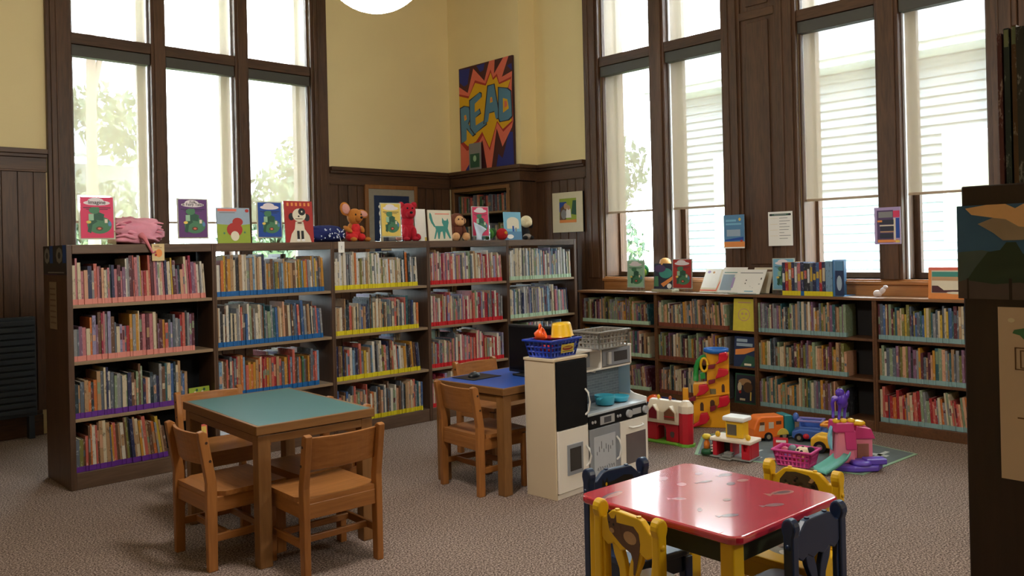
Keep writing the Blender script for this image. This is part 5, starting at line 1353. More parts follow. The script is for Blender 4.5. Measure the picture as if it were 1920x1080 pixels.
# the row of blue series books with yellow bands
ser = ['navy', 'red', 'gold', 'navy', 'slate', 'pink', 'navy', 'charcoal', 'charcoal', 'slate', 'navy', 'blue', 'red', 'navy', 'sky blue']
y = 3.478; rr = random.Random(5)
MR = Matrix.Rotation(-PI / 2, 4, 'Z')
for i, c in enumerate(ser):
    tk = .024 + rr.uniform(-.003, .004) if i < 14 else .055
    b = dict(t=tk, d=.19, h=.262 + rr.uniform(-.006, .006) if i < 14 else .272, c=c, band='yellow' if i != 6 else 'blue', bz=.036, patch=(rr.choice(['white', 'yellow', 'cream', 'coral']), .3 + .05 * (i % 4), .62 + .06 * (i % 5)) if i < 14 else None)
    g = G(); book_geo(g, b, None); o = g.build('series_book'); o.matrix_world = Matrix.Translation((XL - .022, y, ZL)) @ MR
    tag(o, '%s series book standing %s from the left in the row on the ledge' % (c, nth(i + 1)), 'book', 'row of books on the ledge')
    y -= tk + .0012
t = thing('bookend', 'blue bookend with a pale oval at the right of the ledge book row', 'bookend', (XL - .02, y - .001, ZL), RZ)
G().box(0, .012, 0, .21, 0, .284, mat('steel_blue_metal', (70, 120, 168), .35, .08, 10)).box(.012, .085, 0, .21, 0, .004, MATS['steel_blue_metal']).build('plate', t, .002)
BE = thing('display_book', 'pale blue book standing against the bookend with a dark arch on its front', 'book', (XL - .015, y - .018, ZL + .005), RZ, 'row of books on the ledge')
G().box(0, .065, 0, .012, 0, .27, INK['navy']).build('cover', BE, .001)
g = G(); g.art(frame_m((0, -.0004, 0), (1, 0, 0), (0, 0, 1)), .065, .27, [(INK['sky'], ell(.5, .36, .32, .22, 14)), (INK['midblue'], rect(0, .72, 1, 1))]); g.build('cover_print', BE)
t = thing('figurine', 'small white figurine of a crouching animal on the right of the ledge', 'figurine', (XL + .03, 2.70, ZL), RZ)
WFG = mat('glazed_white', (214, 204, 206), .3, .06, 20)
G().ball((-.028, 0, .026), (.034, .022, .026), WFG, 14, 10).ball((.008, 0, .048), (.02, .016, .03), WFG, 12, 8, rot=(0, .7, 0)).build('body', t); G().ball((.032, 0, .076), (.018, .014, .014), WFG, 12, 8).build('head', t)
cover_book('display_book', 'wide picture book with an orange foot at the right end of the ledge', (XL - .02, 2.345, ZL), RZ, .30, .225, .012, INK['orange'],
           [(INK['cream'], rect(0, 0, 1, 1)), (INK['salmon'], rect(0, .9, 1, 1)), (INK['teal'], rect(.08, .68, 1, .86)), (INK['tan'], rect(.08, .58, 1, .7)), (INK['maroon'], rect(.08, .2, 1, .42)), (INK['cream'], [(.08, .56), (1, .56), (.92, .44), (.8, .3), (.35, .28)]), (INK['orange'], rect(.0, .0, 1, .19)), (INK['orange'], rect(0, 0, .07, .9)), (INK['cream'], ell(.6, .2, .2, .04, 10))])
# face-out books at the end of the brown-band case
for k, (lb, cm, ly, h) in enumerate((
    ('yellow book with a line-drawn face standing face-out on the top low shelf', INK['yellow'], [(mat('ink_lemon', (206, 190, 60), .6), rect(0, 0, 1, 1)), (INK['tan'], rect(.2, .86, .8, .9)), (INK['tan'], ell(.5, .5, .28, .2, 18)), (mat('ink_lemon', (206, 190, 60)), ell(.5, .5, .24, .17, 18)), (INK['tan'], ell(.42, .53, .06, .04, 8)), (INK['tan'], ell(.6, .53, .06, .04, 8)), (INK['tan'], ell(.5, .4, .08, .02, 8))], .272),
    ('night-blue picture book with an orange banner face-out on the middle low shelf', INK['navy'], [(INK['navy'], rect(0, 0, 1, 1)), (INK['sky'], rect(.1, .82, .6, .92)), (INK['sky'], rect(.1, .68, .85, .78)), (INK['orange'], [(.06, .38), (.5, .42), (.94, .56), (.94, .66), (.06, .56)]), (INK['dgreen'], [(.3, .0), (1, .05), (1, .34), (.6, .4)]), (INK['cream'], rect(.5, .05, .82, .12))], .255),
    ('dark green storybook with a horse and rider face-out on the bottom low shelf', INK['dgreen'], [(INK['dgreen'], rect(0, 0, 1, 1)), (INK['dark'], rect(.06, .05, .94, .95)), (INK['tan'], ell(.45, .72, .3, .12, 14)), (INK['brown'], ell(.6, .55, .22, .18, 12)), (INK['cream'], ell(.22, .55, .1, .16, 10)), (INK['red'], ell(.25, .38, .06, .06, 8)), (INK['yellow'], rect(.72, .12, .78, .4)), (INK['cream'], rect(.25, .1, .5, .17))], .25))):
    z = ([*LBS, LBB])[k]
    cover_book('display_book', lb, (XF + .012, 3.945, z + .0008), RZ, .205, h, .012, cm, ly, 6, 'face-out books in the low cases')

# ================================================================== near bookcase end at the right edge
NB = thing('tall_bookcase', 'dark bookcase end panel close by at the right edge, carrying a painting', 'bookcase', (1.62, .545, 0), R(-90 - 2))
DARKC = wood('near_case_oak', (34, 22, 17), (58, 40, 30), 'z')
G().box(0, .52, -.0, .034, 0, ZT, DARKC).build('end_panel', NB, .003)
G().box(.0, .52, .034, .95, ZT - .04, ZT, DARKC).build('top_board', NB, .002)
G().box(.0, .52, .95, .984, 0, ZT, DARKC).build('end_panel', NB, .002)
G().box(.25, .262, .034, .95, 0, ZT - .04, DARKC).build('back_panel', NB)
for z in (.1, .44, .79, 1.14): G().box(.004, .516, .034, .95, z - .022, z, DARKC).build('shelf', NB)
NM = Matrix.Translation((1.62, .545, 0)) @ Matrix.Rotation(R(-92), 4, 'Z')
t = thing('painted_sheet', 'painting of blue sky, orange cloud and dark tree on the near end panel', 'painting', NM @ Vector((-.006, -.004, 1.315)), R(-92))
G().box(0, .5, -.001, .001, 0, .165, mat('painting_paper', (60, 78, 96), .8)).build('sheet', t)
SKYP = [mat('paint_' + k, c, .7, .14, 26) for k, c in (('sky', (58, 100, 146)), ('cloud_orange', (232, 184, 134)), ('cloud_grey', (156, 138, 122)), ('tree', (42, 60, 46)), ('hill', (84, 72, 74)), ('trunk', (40, 30, 28)), ('mist', (74, 90, 94)))]
s_, co, cg, tr_, hl, tk_, ms = SKYP
g = G()
g.art(frame_m((0, -.0014, 0), (1, 0, 0), (0, 0, 1)), .5, .165, [(s_, rect(0, 0, 1, 1)), (ms, [(0, 0), (.3, 0), (.3, .4), (.08, .52), (0, .5)]), (hl, [(0, 0), (1, 0), (1, .22), (.6, .1), (.4, .22), (.12, .3), (0, .18)]),
      (tr_, [(.03, .2), (.06, .34), (.10, .5), (.14, .52), (.16, .60), (.19, .60), (.21, .48), (.24, .42), (.28, .3), (.27, .14), (.2, .18), (.12, .16)]), (tr_, [(.4, .1), (.5, .5), (.62, .2)]), (tk_, rect(.165, .0, .175, .22)), (tk_, rect(.03, .0, .036, .22)),
      (co, [(.03, .97), (.10, 1), (.16, 1), (.19, .95), (.22, 1), (.34, .98), (.4, .7), (.3, .68), (.2, .72), (.12, .86), (.05, .9)]), (cg, [(.07, .8), (.12, .86), (.16, .84), (.2, .76), (.3, .72), (.3, .62), (.24, .65), (.21, .62), (.15, .62), (.12, .7)]), (tk_, ell(.235, .70, .006, .02, 8))])
g.build('painting_surface', t)
t = thing('drawn_sheet', 'pale paper sheet with green cap and pencil boxes on the near end panel', 'paper sheet', NM @ Vector((.0575, -.0045, 1.005)), R(-92))
OP = mat('buff_paper', (206, 182, 164), .8, .05, 10)
G().box(0, .28, 0, .001, 0, .297, OP).build('sheet', t)
pen = INK['brown']
def ring(x0, y0, x1, y1, w_=.008, wy=.006): return [(pen, rect(x0, y0, x1, y0 + wy)), (pen, rect(x0, y1 - wy, x1, y1)), (pen, rect(x0, y0, x0 + w_, y1)), (pen, rect(x1 - w_, y0, x1, y1))]
g = G(); g.art(frame_m((0, -.0004, 0), (1, 0, 0), (0, 0, 1)), .28, .297, [(INK['green'], [(.08, .85), (.12, .84), (.16, .8), (.2, .83), (.9, .84), (.9, .89), (.16, .885), (.09, .87)]), (INK['cream'], ell(.075, .925, .02, .014, 8)), (INK['cream'], ell(.2, .93, .02, .014, 8))] + ring(.09, .64, .8, .77) + ring(.12, .65, .7, .755) + ring(.16, .66, .5, .735) +
                [(pen, rect(.1, .36, .6, .368)), (pen, rect(.15, .375, .6, .38)), (pen, rect(.18, .52, .5, .527)), (pen, rect(.2, .23, .6, .237)), (pen, ell(.35, .15, .06, .03, 10))]); g.build('pencil_drawing', t)
for i, (tk, c, h) in enumerate(((.007, 'maroon', .264), (.009, 'dark teal', .272), (.008, 'brown', .276), (.012, 'charcoal', .27), (.012, 'charcoal', .28), (.012, 'navy', .274), (.014, 'charcoal', .27))):
    b = dict(t=tk, d=.2, h=h, c=c, band='none', patch=('sage', .88, .99) if i in (1, 2) else None)  # backlit shade put into dark cover colours, sage tops painted as lit ends
    g = G(); book_geo(g, b, None); o = g.build('picture_book')
    o.matrix_world = NM @ Matrix.Translation((.058 + sum((.007, .009, .008, .012, .012, .012, .014)[:i]) + .002 * i, .02 + .004 * (i % 3), ZT + .0006))
    tag(o, 'dark %s picture book, %s from the left on top of the near bookcase' % (c, nth(i + 1)), 'book', 'books on the near bookcase')

# ================================================================== toys on the floor
t = thing('play_mat', 'grey road play mat with a mint green border lying under the toys', 'play mat', (0, 0, 0))
MG = mat('mat_grey', (96, 106, 108), .8, .2, 14); MMINT = mat('mat_mint', (138, 168, 138), .8, .1, 14); MWH = mat('mat_white', (186, 192, 190), .8, .1, 20)
out = [(4.80, 3.34), (4.93, 2.75), (5.04, 2.285), (5.77, 2.245), (5.93, 2.9), (5.9, 3.5), (5.3, 3.62)]
cx, cy = 5.4, 2.9
def shrink(k): return [(cx + (a - cx) * k, cy + (b - cy) * k) for a, b in out]
G().prism(out, .0005, .004, MMINT, 'z').build('mat_border', t)
G().prism(shrink(.965), .004, .0052, MG, 'z').build('mat_surface', t)
g = G()
for a, b, c_, d_ in ((5.02, 2.42, 5.10, 2.44), (5.2, 2.36, 5.45, 2.38), (5.55, 2.36, 5.6, 2.7), (5.0, 2.62, 5.02, 2.9), (5.08, 2.5, 5.11, 2.6), (4.93, 2.95, 5.02, 2.98), (5.5, 2.4, 5.7, 2.43), (4.98, 3.05, 5.2, 3.07)):
    g.box(a, c_, b, d_, .0053, .0056, MWH)
g.build('road_marks', t)
# barn
RZB = R(-90 + 4)
t = thing('toy_barn', 'red toy barn with a cream gabled roof, red silo and green base', 'toy barn', (4.93, 3.835, 0), RZB); t.scale = (.9, .9, 1.0)
GRB = mat('lime_plastic', (116, 178, 60), .4, .05, 10); CRP = mat('cream_plastic', (226, 212, 192), .4, .05, 10)
G().box(-.01, .30, -.03, .19, 0, .018, GRB).build('base', t, .006)
g = G()
g.box(.0, .09, 0, .18, .018, .155, REDPL).box(.175, .29, 0, .18, .018, .155, REDPL)
g.prism([(.09, .155), (.09, .105), (.11, .128), (.155, .128), (.175, .105), (.175, .155)], 0, .18, REDPL, 'y').box(.09, .175, .14, .18, .018, .155, REDPL)
g.build('barn_wall', t, .004)
G().box(.095, .17, .1, .13, .02, .11, mat('barn_inside', (150, 146, 138), .7)).build('inner_door', t)
ow = G(); ow.prism([(.225, .05), (.215, .065), (.215, .085), (.225, .092), (.245, .092), (.252, .085), (.252, .065), (.245, .05)], -.002, .0, mat('porthole', (92, 74, 70), .4), 'y'); ow.build('porthole', t)
prof = [(-.016, .145), (-.018, .17), (.0, .225), (.055, .30), (.10, .305), (.196, .165), (.196, .145)]
G().prism(prof, -.012, .302, CRP, 'x').build('roof', t, .006)
def gable(x0, x1, lb):
    gx = (x0 + x1) / 2
    d = G().prism([(x0, .165), (x1, .165), (x1, .23), (gx, .275), (x0, .23)], -.022, .06, CRP, 'y').build('gable', t, .004)
    k = .010
    G().prism([(x0 + k, .175), (x1 - k, .175), (x1 - k, .228), (gx, .262), (x0 + k, .228)], -.0235, -.022, mat('hay_door', (128, 22, 40), .4) if lb else mat('hay_loft', (132, 84, 56), .5, .2, 20), 'y').build('loft_door', d)
    if not lb: G().box(x0 + k, x1 - k, -.0265, -.0235, .195, .203, REDPL).build('loft_rail', d)
gable(.02, .115, True); gable(.165, .28, False)
sl = G().lathe([(0, 0.018), (.058, .018), (.058, .235), (0, .235)], (.345, .03, 0), REDPL, 8, smooth=False).build('silo', t, .003)
G().lathe([(.062, .235), (.062, .285), (.03, .32), (0, .325)], (.345, .03, 0), CRP, 8, smooth=False).build('silo_cap', sl, .003)
G().lathe([(0, 0), (.072, 0), (.072, .018), (0, .018)], (.345, .03, 0), GRB, 8, smooth=False).build('silo_base', sl)
for dx, m_, nm, lb2 in ((.06, YELLOW, 'knob', 'yellow'), (.17, mat('copper_plastic', (176, 92, 56), .4), 'weathervane', 'copper')):
    G().ball((dx, .08, .318), (.014, .014, .016), m_, 12, 8).build(nm, t)
# ramp tower
t = thing('toy_ramp_tower', 'tall yellow toy tower with red spiral ramps, green chute and blue top', 'toy tower', (5.60, 3.73, 0), R(-58))
YT = mat('tower_yellow', (226, 158, 26), .35, .06, 10); DKW = mat('tower_opening_shade', (70, 40, 22), .6)
RT = mat('ramp_red', (200, 18, 48), .25, .06, 10, coat=.3); RD2 = mat('ramp_shade_red', (120, 14, 40), .4, .06, 10)
def tp(pts): return [((x - 275) * .00083, (806 - y) * .00083) for x, y in pts]
def tprism(pts, y0, y1, m_, nm, bv=.006): return G().prism(tp(pts), y0, y1, m_, 'y').build(nm, t, bv, 3)
tprism([(112, 806), (112, 400), (240, 385), (240, 100), (445, 100), (445, 806)], 0, .09, YT, 'tower_body')
for cx_, y0_, w_, h_, m_ in ((388, 395, 28, 75, DKW), (190, 570, 32, 80, DKW), (287, 545, 42, 90, DKW)):  # dark plates painted as the shade inside the arches
    tprism([(cx_ - w_ / 2, y0_ + h_), (cx_ + w_ / 2, y0_ + h_), (cx_ + w_ / 2, y0_ + 18), (cx_ + w_ / 4, y0_), (cx_ - w_ / 4, y0_), (cx_ - w_ / 2, y0_ + 18)], -.002, 0, m_, 'opening', 0)
tprism([(268, 440), (322, 440), (322, 490), (268, 490)], -.003, 0, mat('tower_sticker', (112, 104, 72), .5, .3, 40), 'sticker', 0)
for q in ([(355, 100), (425, 86), (444, 120), (432, 160), (380, 185), (322, 205), (350, 165)], [(350, 238), (438, 248), (442, 288), (400, 316), (316, 340), (338, 290)], [(348, 508), (432, 488), (450, 545), (420, 590), (326, 612), (348, 570)], [(165, 400), (246, 388), (262, 440), (220, 482), (136, 508), (165, 460)], [(176, 664), (242, 654), (262, 710), (230, 756), (96, 802), (96, 780), (160, 738)]):
    r_ = tprism(q, -.055, -.001, RT, 'ramp', .009)
for q in ([(245, 218), (326, 204), (312, 244), (245, 252)], [(255, 358), (320, 344), (314, 380), (255, 396)], [(265, 602), (322, 590), (310, 636), (265, 652)], [(72, 532), (135, 502), (135, 550), (76, 558)]):  # darker copy of the ramp red, shade of the gaps put into colour
    tprism(q, -.03, -.001, RD2, 'ramp_mouth', .004)
tprism([(112, 520), (445, 470), (445, 484), (112, 536)], -.016, 0, YT, 'floor_band', .003)
tprism([(14, 806), (14, 440), (66, 440), (66, 806)], .0, .045, YT, 'side_pillar', .005)
tprism([(60, 560), (60, 540), (120, 530), (120, 552)], .0, .045, YT, 'bridge', .003)
G().lathe([(0, .575), (.07, .575), (.096, .59), (.096, .615), (.088, .615), (.086, .595), (0, .59)], (.045, .045, 0), mat('tower_blue', (30, 104, 190), .3, .05, 10), 28).build('top_dish', t)
q = [(236, 140), (200, 150), (165, 185), (146, 240), (140, 300), (140, 365)]
G().tube([(a_, .02 - .02, c_) for a_, c_ in tp(q)], .021, mat('chute_green', (36, 140, 62), .3, .08, 10), 12).build('green_chute', t)
q = [(220 + 32 * math.cos(a_), 212 + 62 * math.sin(a_)) for a_ in [i * PI / 8 for i in range(17)]]
G().tube([(a_, -.022, c_) for a_, c_ in tp(q)], .010, YELLOW, 8).build('ring', t)
tprism([(180, 290), (225, 285), (228, 345), (185, 350)], -.012, .03, MATS['chute_green'], 'green_gate', .003)
# service station
t = thing('toy_station', 'small red and cream toy service station on a grey base with steps', 'toy station', (4.80, 3.300, .0057), R(-90 + 6))
GB = mat('base_grey', (136, 136, 132), .5, .08, 12)
G().box(.09, .365, .0, .16, 0, .012, GB).box(0, .09, .01, .11, 0, .01, GB).build('base', t, .003)
g = G(); g.box(.16, .24, -.03, .0, 0, .008, GB).box(.17, .235, -.01, .04, .012, .026, GB).box(.175, .23, .01, .06, .026, .04, GB); g.build('steps', t, .002)
G().box(.095, .125, .01, .15, .012, .11, REDPL).box(.2, .22, .05, .15, .012, .11, REDPL).box(.305, .36, .03, .15, .012, .11, REDPL).build('red_wall', t, .003)
G().prism([(.305, .012), (.36, .012), (.36, .11), (.35, .11), (.342, .06), (.32, .06), (.312, .11), (.305, .11)], -.0, .03, REDPL, 'y').build('red_frame', t, .003)
G().box(.125, .2, .12, .13, .012, .10, mat('doorway_dark', (34, 44, 42), .6)).build('back_wall', t)
rf = G().box(.08, .372, -.006, .165, .11, .135, CRP).build('roof', t, .008, 3)
k = G().box(.175, .30, .04, .13, .135, .245, YELLOW).build('kiosk', t, .008)
G().box(.19, .255, .036, .04, .155, .225, mat('kiosk_window', (92, 84, 70), .3, .2, 20)).build('kiosk_window', k)
G().box(.16, .315, .02, .15, .245, .278, WHITEP).build('kiosk_roof', k, .012, 3)
for x in (.125, .34): G().ball((x, .03, .152), (.018, .016, .02), YELLOW, 12, 8).build('knob', t)
for i in range(3): G().box(.075, .10, .02, .08, .03 + i * .018, .036 + i * .018, CRP).build('sign_bar', t)
t = thing('toy_figure', 'orange toy figure with a yellow hat on a green stump by the station', 'toy figure', (4.835, 3.262, .016), 0)
G().lathe([(0, 0), (.042, 0), (.036, .028), (.018, .035), (0, .035)], (0, 0, 0), mat('stump_green', (24, 84, 48), .5, .1, 14), 16).build('stump', t)
G().lathe([(0, .035), (.022, .035), (.02, .07), (.013, .085), (.011, .095), (0, .098)], (0, 0, 0), mat('figure_orange', (222, 126, 40), .4), 16).build('body', t)
G().lathe([(0, .09), (.026, .10), (.032, .118), (.02, .13), (0, .132)], (0, 0, 0), mat('figure_yellow', (214, 186, 50), .4), 14).build('hat', t)
# small things between station and tower
for i, (lb, c, p, r) in enumerate((('red and orange toy rider lying in front of the ramp tower', (214, 80, 50), (5.16, 3.40), .03), ('grey toy wheel lying by the ramp tower foot', (92, 94, 98), (5.06, 3.36), .03), ('small yellow toy ball behind the station roof', (224, 170, 50), (5.1, 3.26), .026))):
    t = thing('toy_piece', lb, 'toy', (p[0], p[1], .0055), R(40 * i), 'small loose toys')
    if i == 0: G().ball((0, 0, .03), (.045, .03, .03), mat('rider_red', c, .4), 14, 10).build('body', t); G().ball((.04, 0, .05), .022, ORANGE, 12, 8).build('head', t)
    elif i == 1: G().cyl((0, -.012, r), (0, .012, r), r, mat('wheel_grey', c, .5), seg=18).build('tyre', t); G().cyl((0, -.015, r), (0, .015, r), r * .45, WHITEP, seg=12).build('hub', t)
    else: G().ball((0, 0, r), r, YELLOW, 14, 10).build('ball', t)
def wheel(t, x, y, r, wd=.022, hubm=None):
    o = G().cyl((x, y - wd / 2, r), (x, y + wd / 2, r), r, BP, seg=20).build('wheel', t, .004)
    G().cyl((x, y - wd / 2 - .003, r), (x, y + wd / 2 + .003, r), r * .5, hubm or mat('hub_grey', (140, 130, 110), .4), seg=14).build('hub', o)
# orange van: local x along its length, -y side faces the camera
t = thing('toy_van', 'orange toy camper van with a teal back standing behind the pink basket', 'toy van', (5.36, 3.215, .0055), R(-30))
VO = mat('van_orange', (232, 116, 36), .35, .06, 10); VT = mat('van_teal', (40, 128, 136), .35, .06, 10)
G().prism([(.0, .02), (.24, .02), (.24, .175), (.06, .178), (.03, .16), (.0, .09)], 0, .13, VO, 'y').build('cab', t, .012, 3)
G().prism([(.245, .02), (.33, .02), (.33, .15), (.30, .178), (.245, .178)], .002, .128, VT, 'y').build('rear', t, .010, 3)
VW = mat('van_window', (196, 186, 168), .25, .2, 14); VD = mat('van_window_dark', (92, 62, 44), .3)
G().prism([(.035, .075), (.08, .075), (.085, .13), (.05, .135)], -.003, .0, VW, 'y').box(.115, .155, -.003, 0, .09, .135, VW).build('window', t, .002)
G().box(.045, .08, -.004, -.003, .118, .14, VD).box(.175, .215, -.003, 0, .115, .14, VD).build('vent', t)
G().prism(ell(.225, .04, .045, .045, 12, 0, PI) , -.010, .0, mat('fender_yellow', (210, 190, 80), .4), 'y').build('fender', t, .002)
for x in (.11, .235): wheel(t, x, .005, .032)
for x in (.07, .27): wheel(t, x, .125, .03)
# blue truck
t = thing('toy_truck', 'blue toy truck with an open lavender top between the van and jeep', 'toy truck', (5.575, 3.04, .0055), R(-70))
BT = mat('truck_blue', (70, 106, 184), .35, .06, 10); LV = mat('truck_lavender', (124, 118, 186), .35, .06, 10)
G().prism([(.0, .02), (.23, .02), (.24, .06), (.22, .085), (.06, .09), (.0, .07)], -.01, .13, BT, 'y').build('chassis', t, .010, 3)
g = G(); g.box(.05, .06, .0, .12, .085, .145, BT).box(.19, .20, .0, .12, .085, .145, BT).box(.05, .20, .0, .008, .085, .105, BT).box(.05, .20, .112, .12, .085, .145, BT); g.build('cabin', t, .003)
g = G(); g.box(.035, .215, -.008, .012, .140, .155, LV).box(.035, .215, .108, .128, .140, .155, LV).box(.035, .055, .012, .108, .140, .155, LV).box(.195, .215, .012, .108, .140, .155, LV); g.build('open_top', t, .004)
G().ball((.02, .06, .16), (.022, .026, .034), BT, 14, 10).build('horn', t)
G().ball((.10, -.03, .045), (.022, .014, .02), REDPL, 12, 8).build('red_knob', t)
for x in (.05, .18): wheel(t, x, -.012, .03); wheel(t, x, .132, .03)
# red box
t = thing('toy_box', 'small red toy box with a white stripe leaning behind the pink basket', 'toy box', (5.20, 2.92, .0055), R(-60))
Q = Matrix.Rotation(R(-22), 4, 'X')
G().box(-.05, .05, 0, .06, 0, .105, REDPL, Q @ Matrix.Translation((0, 0, .0))).build('box', t, .006)
G().box(-.03, .035, -.002, 0, .07, .086, WHITEP, Q).build('stripe', t)
# pink basket with soft toys
MAG = mat('magenta_plastic', (206, 62, 136), .35, .06, 10)
basket('toy_basket', 'magenta toy basket full of small toys standing on the play mat', (5.0, 2.70, .0057), R(-90 + 9), .235, .165, .098, MAG)
PB = Matrix.Translation((5.0, 2.70, .0057)) @ Matrix.Rotation(R(-81), 4, 'Z')
def pb(x, y, z): return PB @ Vector((x, y, z))
COWW = fur('cow_white', (230, 214, 182))
t = thing('plush_cow', 'cream plush cow with black patches lying in the magenta basket', 'plush toy', pb(.045, -.005, .085), R(-60), 'toys in the magenta basket')
G().ball((0, 0, 0), (.048, .036, .034), COWW, 16, 10).build('body', t)
G().ball((.045, 0, .006), (.03, .028, .028), BK_, 14, 10).build('head', t)
for q in ((-.01, -.03, .01), (.015, -.027, -.008), (.0, .0, .031), (-.03, -.018, .016)): G().ball(q, (.010, .008, .008), BK_, 8, 6).build('patch', t)
for lb, c, q, r in (('grey toy ball in the magenta basket', (112, 128, 132), (-.03, .02, .09), .027), ('rose toy ball at the left of the magenta basket', (200, 90, 110), (-.08, .02, .075), .026), ('pink toy ball at the back of the magenta basket', (222, 140, 150), (.01, .045, .085), .022), ('violet toy ball low in the magenta basket', (120, 84, 170), (-.055, -.03, .045), .028), ('red toy ball low in the middle of the magenta basket', (220, 80, 96), (.0, -.035, .045), .026), ('yellow toy ball low at the right of the magenta basket', (214, 178, 110), (.05, -.035, .04), .022), ('dark plum toy ball at the right rim of the magenta basket', (70, 44, 70), (.09, .01, .08), .022)):
    t = thing('toy_ball', lb, 'toy ball', pb(*q), 0, 'toys in the magenta basket'); G().ball((0, 0, 0), r, mat('ball_%d_%d_%d' % c, c, .4, .1, 14), 16, 10).build('ball', t)
t = thing('toy_ring', 'flat orange toy ring lying on the play mat left of the magenta basket', 'toy', (4.975, 2.865, .0057), 0)
G().lathe([(.012, .004), (.018, .012), (.03, .012), (.036, .004), (.03, 0), (.016, 0), (.012, .004)], (0, 0, 0), mat('ring_orange', (214, 150, 84), .4), 20).build('ring', t)
# yellow jeep
t = thing('toy_jeep', 'yellow toy safari jeep with an open frame top beside the pink castle', 'toy jeep', (5.355, 2.775, .0055), R(-90 + 14)); t.scale = (1.12, 1.12, 1.1)
JY = mat('jeep_yellow', (236, 184, 44), .35, .06, 10); JT = mat('jeep_tan', (206, 176, 104), .4, .06, 10); JO = mat('jeep_amber', (224, 146, 34), .35, .06, 10)
G().prism([(-.01, .03), (.27, .03), (.27, .085), (.10, .085), (.08, .10), (.03, .105), (-.01, .085)], 0, .13, JY, 'y').build('body', t, .010, 3)
G().prism([(.105, .03), (.262, .03), (.262, .07), (.13, .07)], -.006, .0, JT, 'y').build('side_panel', t, .003)
G().cyl((.16, -.007, .06), (.16, -.010, .06), .022, mat('emblem_brown', (110, 62, 40), .4), seg=16).build('emblem', t)
g = G()
for y in (.008, .122):
    g.tube([(.09, y, .085), (.10, y, .13), (.125, y, .142), (.16, y, .14), (.18, y, .12), (.185, y, .088)], .010, JO, 8)
    g.tube([(.18, y, .12), (.22, y, .118), (.255, y, .112), (.26, y, .085)], .009, JO, 8)
g.build('roll_cage', t)
g = G()
g.tube([(.05, .02, .168), (.10, .0, .176), (.22, .0, .176), (.28, .02, .168), (.28, .11, .168), (.22, .13, .176), (.10, .13, .176), (.05, .11, .168), (.05, .02, .168)], .009, JO, 8)
for x, y in ((.12, .008), (.12, .122), (.25, .008), (.25, .122)): g.tube([(x, y, .11), (x, y, .174)], .007, JO, 6)
g.build('roof_ring', t)
G().box(.125, .24, .012, .118, .085, .098, REDPL).build('seat_tub', t, .004)
for x in (.045, .225): wheel(t, x, -.002, .036); wheel(t, x, .132, .036)
# pink castle
t = thing('toy_castle', 'pink toy castle with a purple base, teal slide and yellow top', 'toy castle', (4.985, 2.435, .0057), R(-43)); t.scale = (1.08, 1.08, 1.2)
PKC = mat('castle_pink', (222, 128, 150), .4, .06, 10); MGC = mat('castle_magenta', (196, 56, 120), .35, .06, 10); PUC = mat('castle_purple', (96, 72, 186), .35, .06, 10); TEC = mat('castle_teal', (110, 190, 180), .35, .06, 10)
G().prism([(.0, .02), (.10, -.03), (.24, -.02), (.30, .06), (.30, .20), (.05, .20)], 0, .03, PUC, 'z').build('base', t, .008)
G().lathe([(0, .03), (.06, .03), (.06, .042), (.05, .05), (0, .05)], (.16, .03, 0), PUC, 24).build('round_step', t)
G().box(.18, .30, .0, .07, .03, .06, PUC).build('purple_ramp', t, .006)
G().prism([(.02, .03), (.14, .03), (.12, .20), (.04, .20)], .05, .15, PKC, 'y').build('tower', t, .006)
G().prism([(.02, .19), (.135, .19), (.13, .245), (.025, .245)], .04, .16, MGC, 'y').build('tower_crown', t, .008)
G().prism([(.085, .10), (.145, .10), (.14, .20), (.075, .20)], .042, .052, MGC, 'y').build('magenta_arch', t, .004)
G().box(.15, .26, .10, .18, .03, .15, PKC).build('side_house', t, .004)
G().prism([(.135, .145), (.275, .145), (.25, .20), (.165, .215)], .09, .19, MGC, 'y').build('side_roof', t, .006)
G().box(.17, .235, .095, .1, .045, .12, mat('castle_doorway', (150, 96, 80), .5, .2, 14)).build('doorway', t)
g = G()
for x in (.035, .075, .12): g.ball((x, .06, .25), (.022, .022, .014), YELLOW, 12, 8)
g.ball((.19, .14, .222), (.045, .04, .018), YELLOW, 14, 8); g.build('yellow_knob', t)
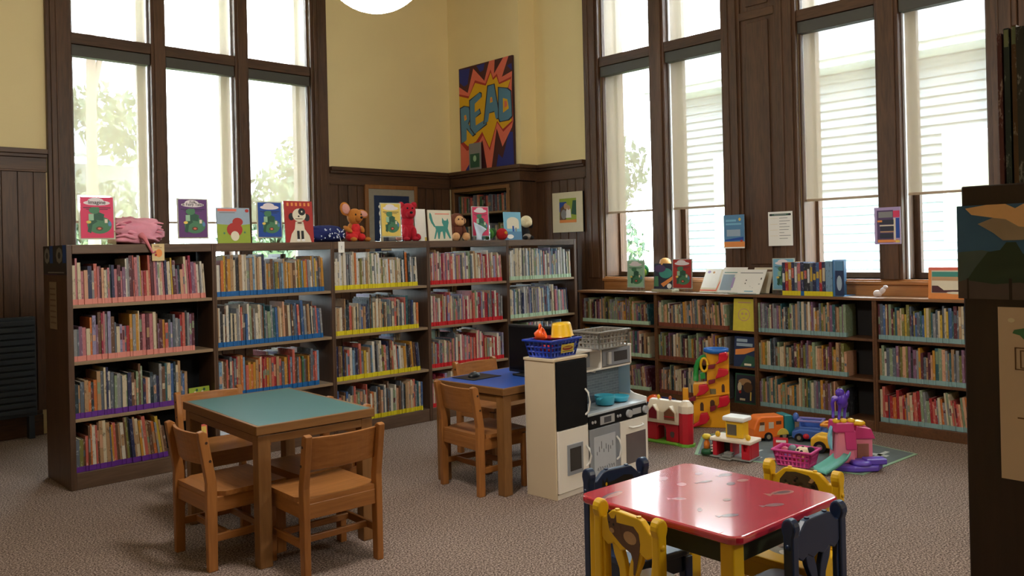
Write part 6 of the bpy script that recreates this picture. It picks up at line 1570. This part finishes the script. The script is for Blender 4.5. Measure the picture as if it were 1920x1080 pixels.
G().prism([(.0, .0), (-.012, .03), (-.016, .07), (-.006, .11), (.004, .13)], .08, .12, mat('flag_blue', (134, 204, 226), .4), 'y', M=Matrix.Translation((.018, 0, .09))).build('blue_leaf', t, .004)
v = []; f = []
for i in range(9):
    u = i / 8; x = .07 - .17 * u; y = .05 - .085 * u; z = .085 - .075 * u ** .6
    for s, dz in ((-.05, .018), (-.044, .0), (.044, .0), (.05, .018)): v.append((x - s * .35, y + s, z + dz))
for i in range(8):
    for j in range(3): f.append((i * 4 + j, i * 4 + j + 1, i * 4 + 5 + j, i * 4 + 4 + j))
o = G().add(v, f, TEC, True).build('slide', t); md = o.modifiers.new('thick', 'SOLIDIFY'); md.thickness = .006
t = thing('toy_animal', 'purple toy animal rearing up on top of the pink castle', 'toy animal', (5.085, 2.43, .318), R(-40))
PUT = mat('figure_purple', (84, 50, 176), .35, .08, 12)
G().ball((0, 0, .115), (.034, .028, .05), PUT, 16, 10).ball((-.012, 0, .165), (.028, .022, .026), PUT, 14, 8).ball((.03, 0, .14), (.014, .012, .04), PUT, 10, 8, rot=(0, .4, 0)).build('body', t)
for x, y in ((-.028, -.012), (.018, .012)): G().tube([(x, y, 0), (x + .004, y, .05), (x + .012, y, .10)], .011, PUT, 8, rr=[.008, .010, .014]).build('leg', t)
G().tube([(-.02, 0, .13), (-.055, 0, .125), (-.062, 0, .10), (-.058, 0, .06), (-.06, 0, .01)], .010, PUT, 8, rr=[.014, .016, .012, .009, .008]).build('front_leg', t)
G().ball((-.044, 0, .135), (.022, .014, .012), mat('figure_lilac', (150, 130, 210), .4), 10, 8).build('muzzle', t)
# blue toy lying behind the kitchen, at the foot of the low cases
t = thing('toy_tub', 'dark blue toy tub on the floor between the play kitchen and the low bookcase', 'toy tub', (5.75, 4.35, 0), R(-80))
G().lathe([(0, 0), (.10, 0), (.14, .12), (.15, .12), (.15, .128), (.135, .128), (.095, .008), (0, .008)], (0, 0, 0), mat('tub_blue', (24, 52, 116), .4, .08, 12), 26).build('tub', t)
t = thing('toy_ball', 'orange toy ball resting in the dark blue tub', 'toy ball', (5.72, 4.37, .10), 0); G().ball((0, 0, 0), .075, ORANGE, 18, 12).build('ball', t)
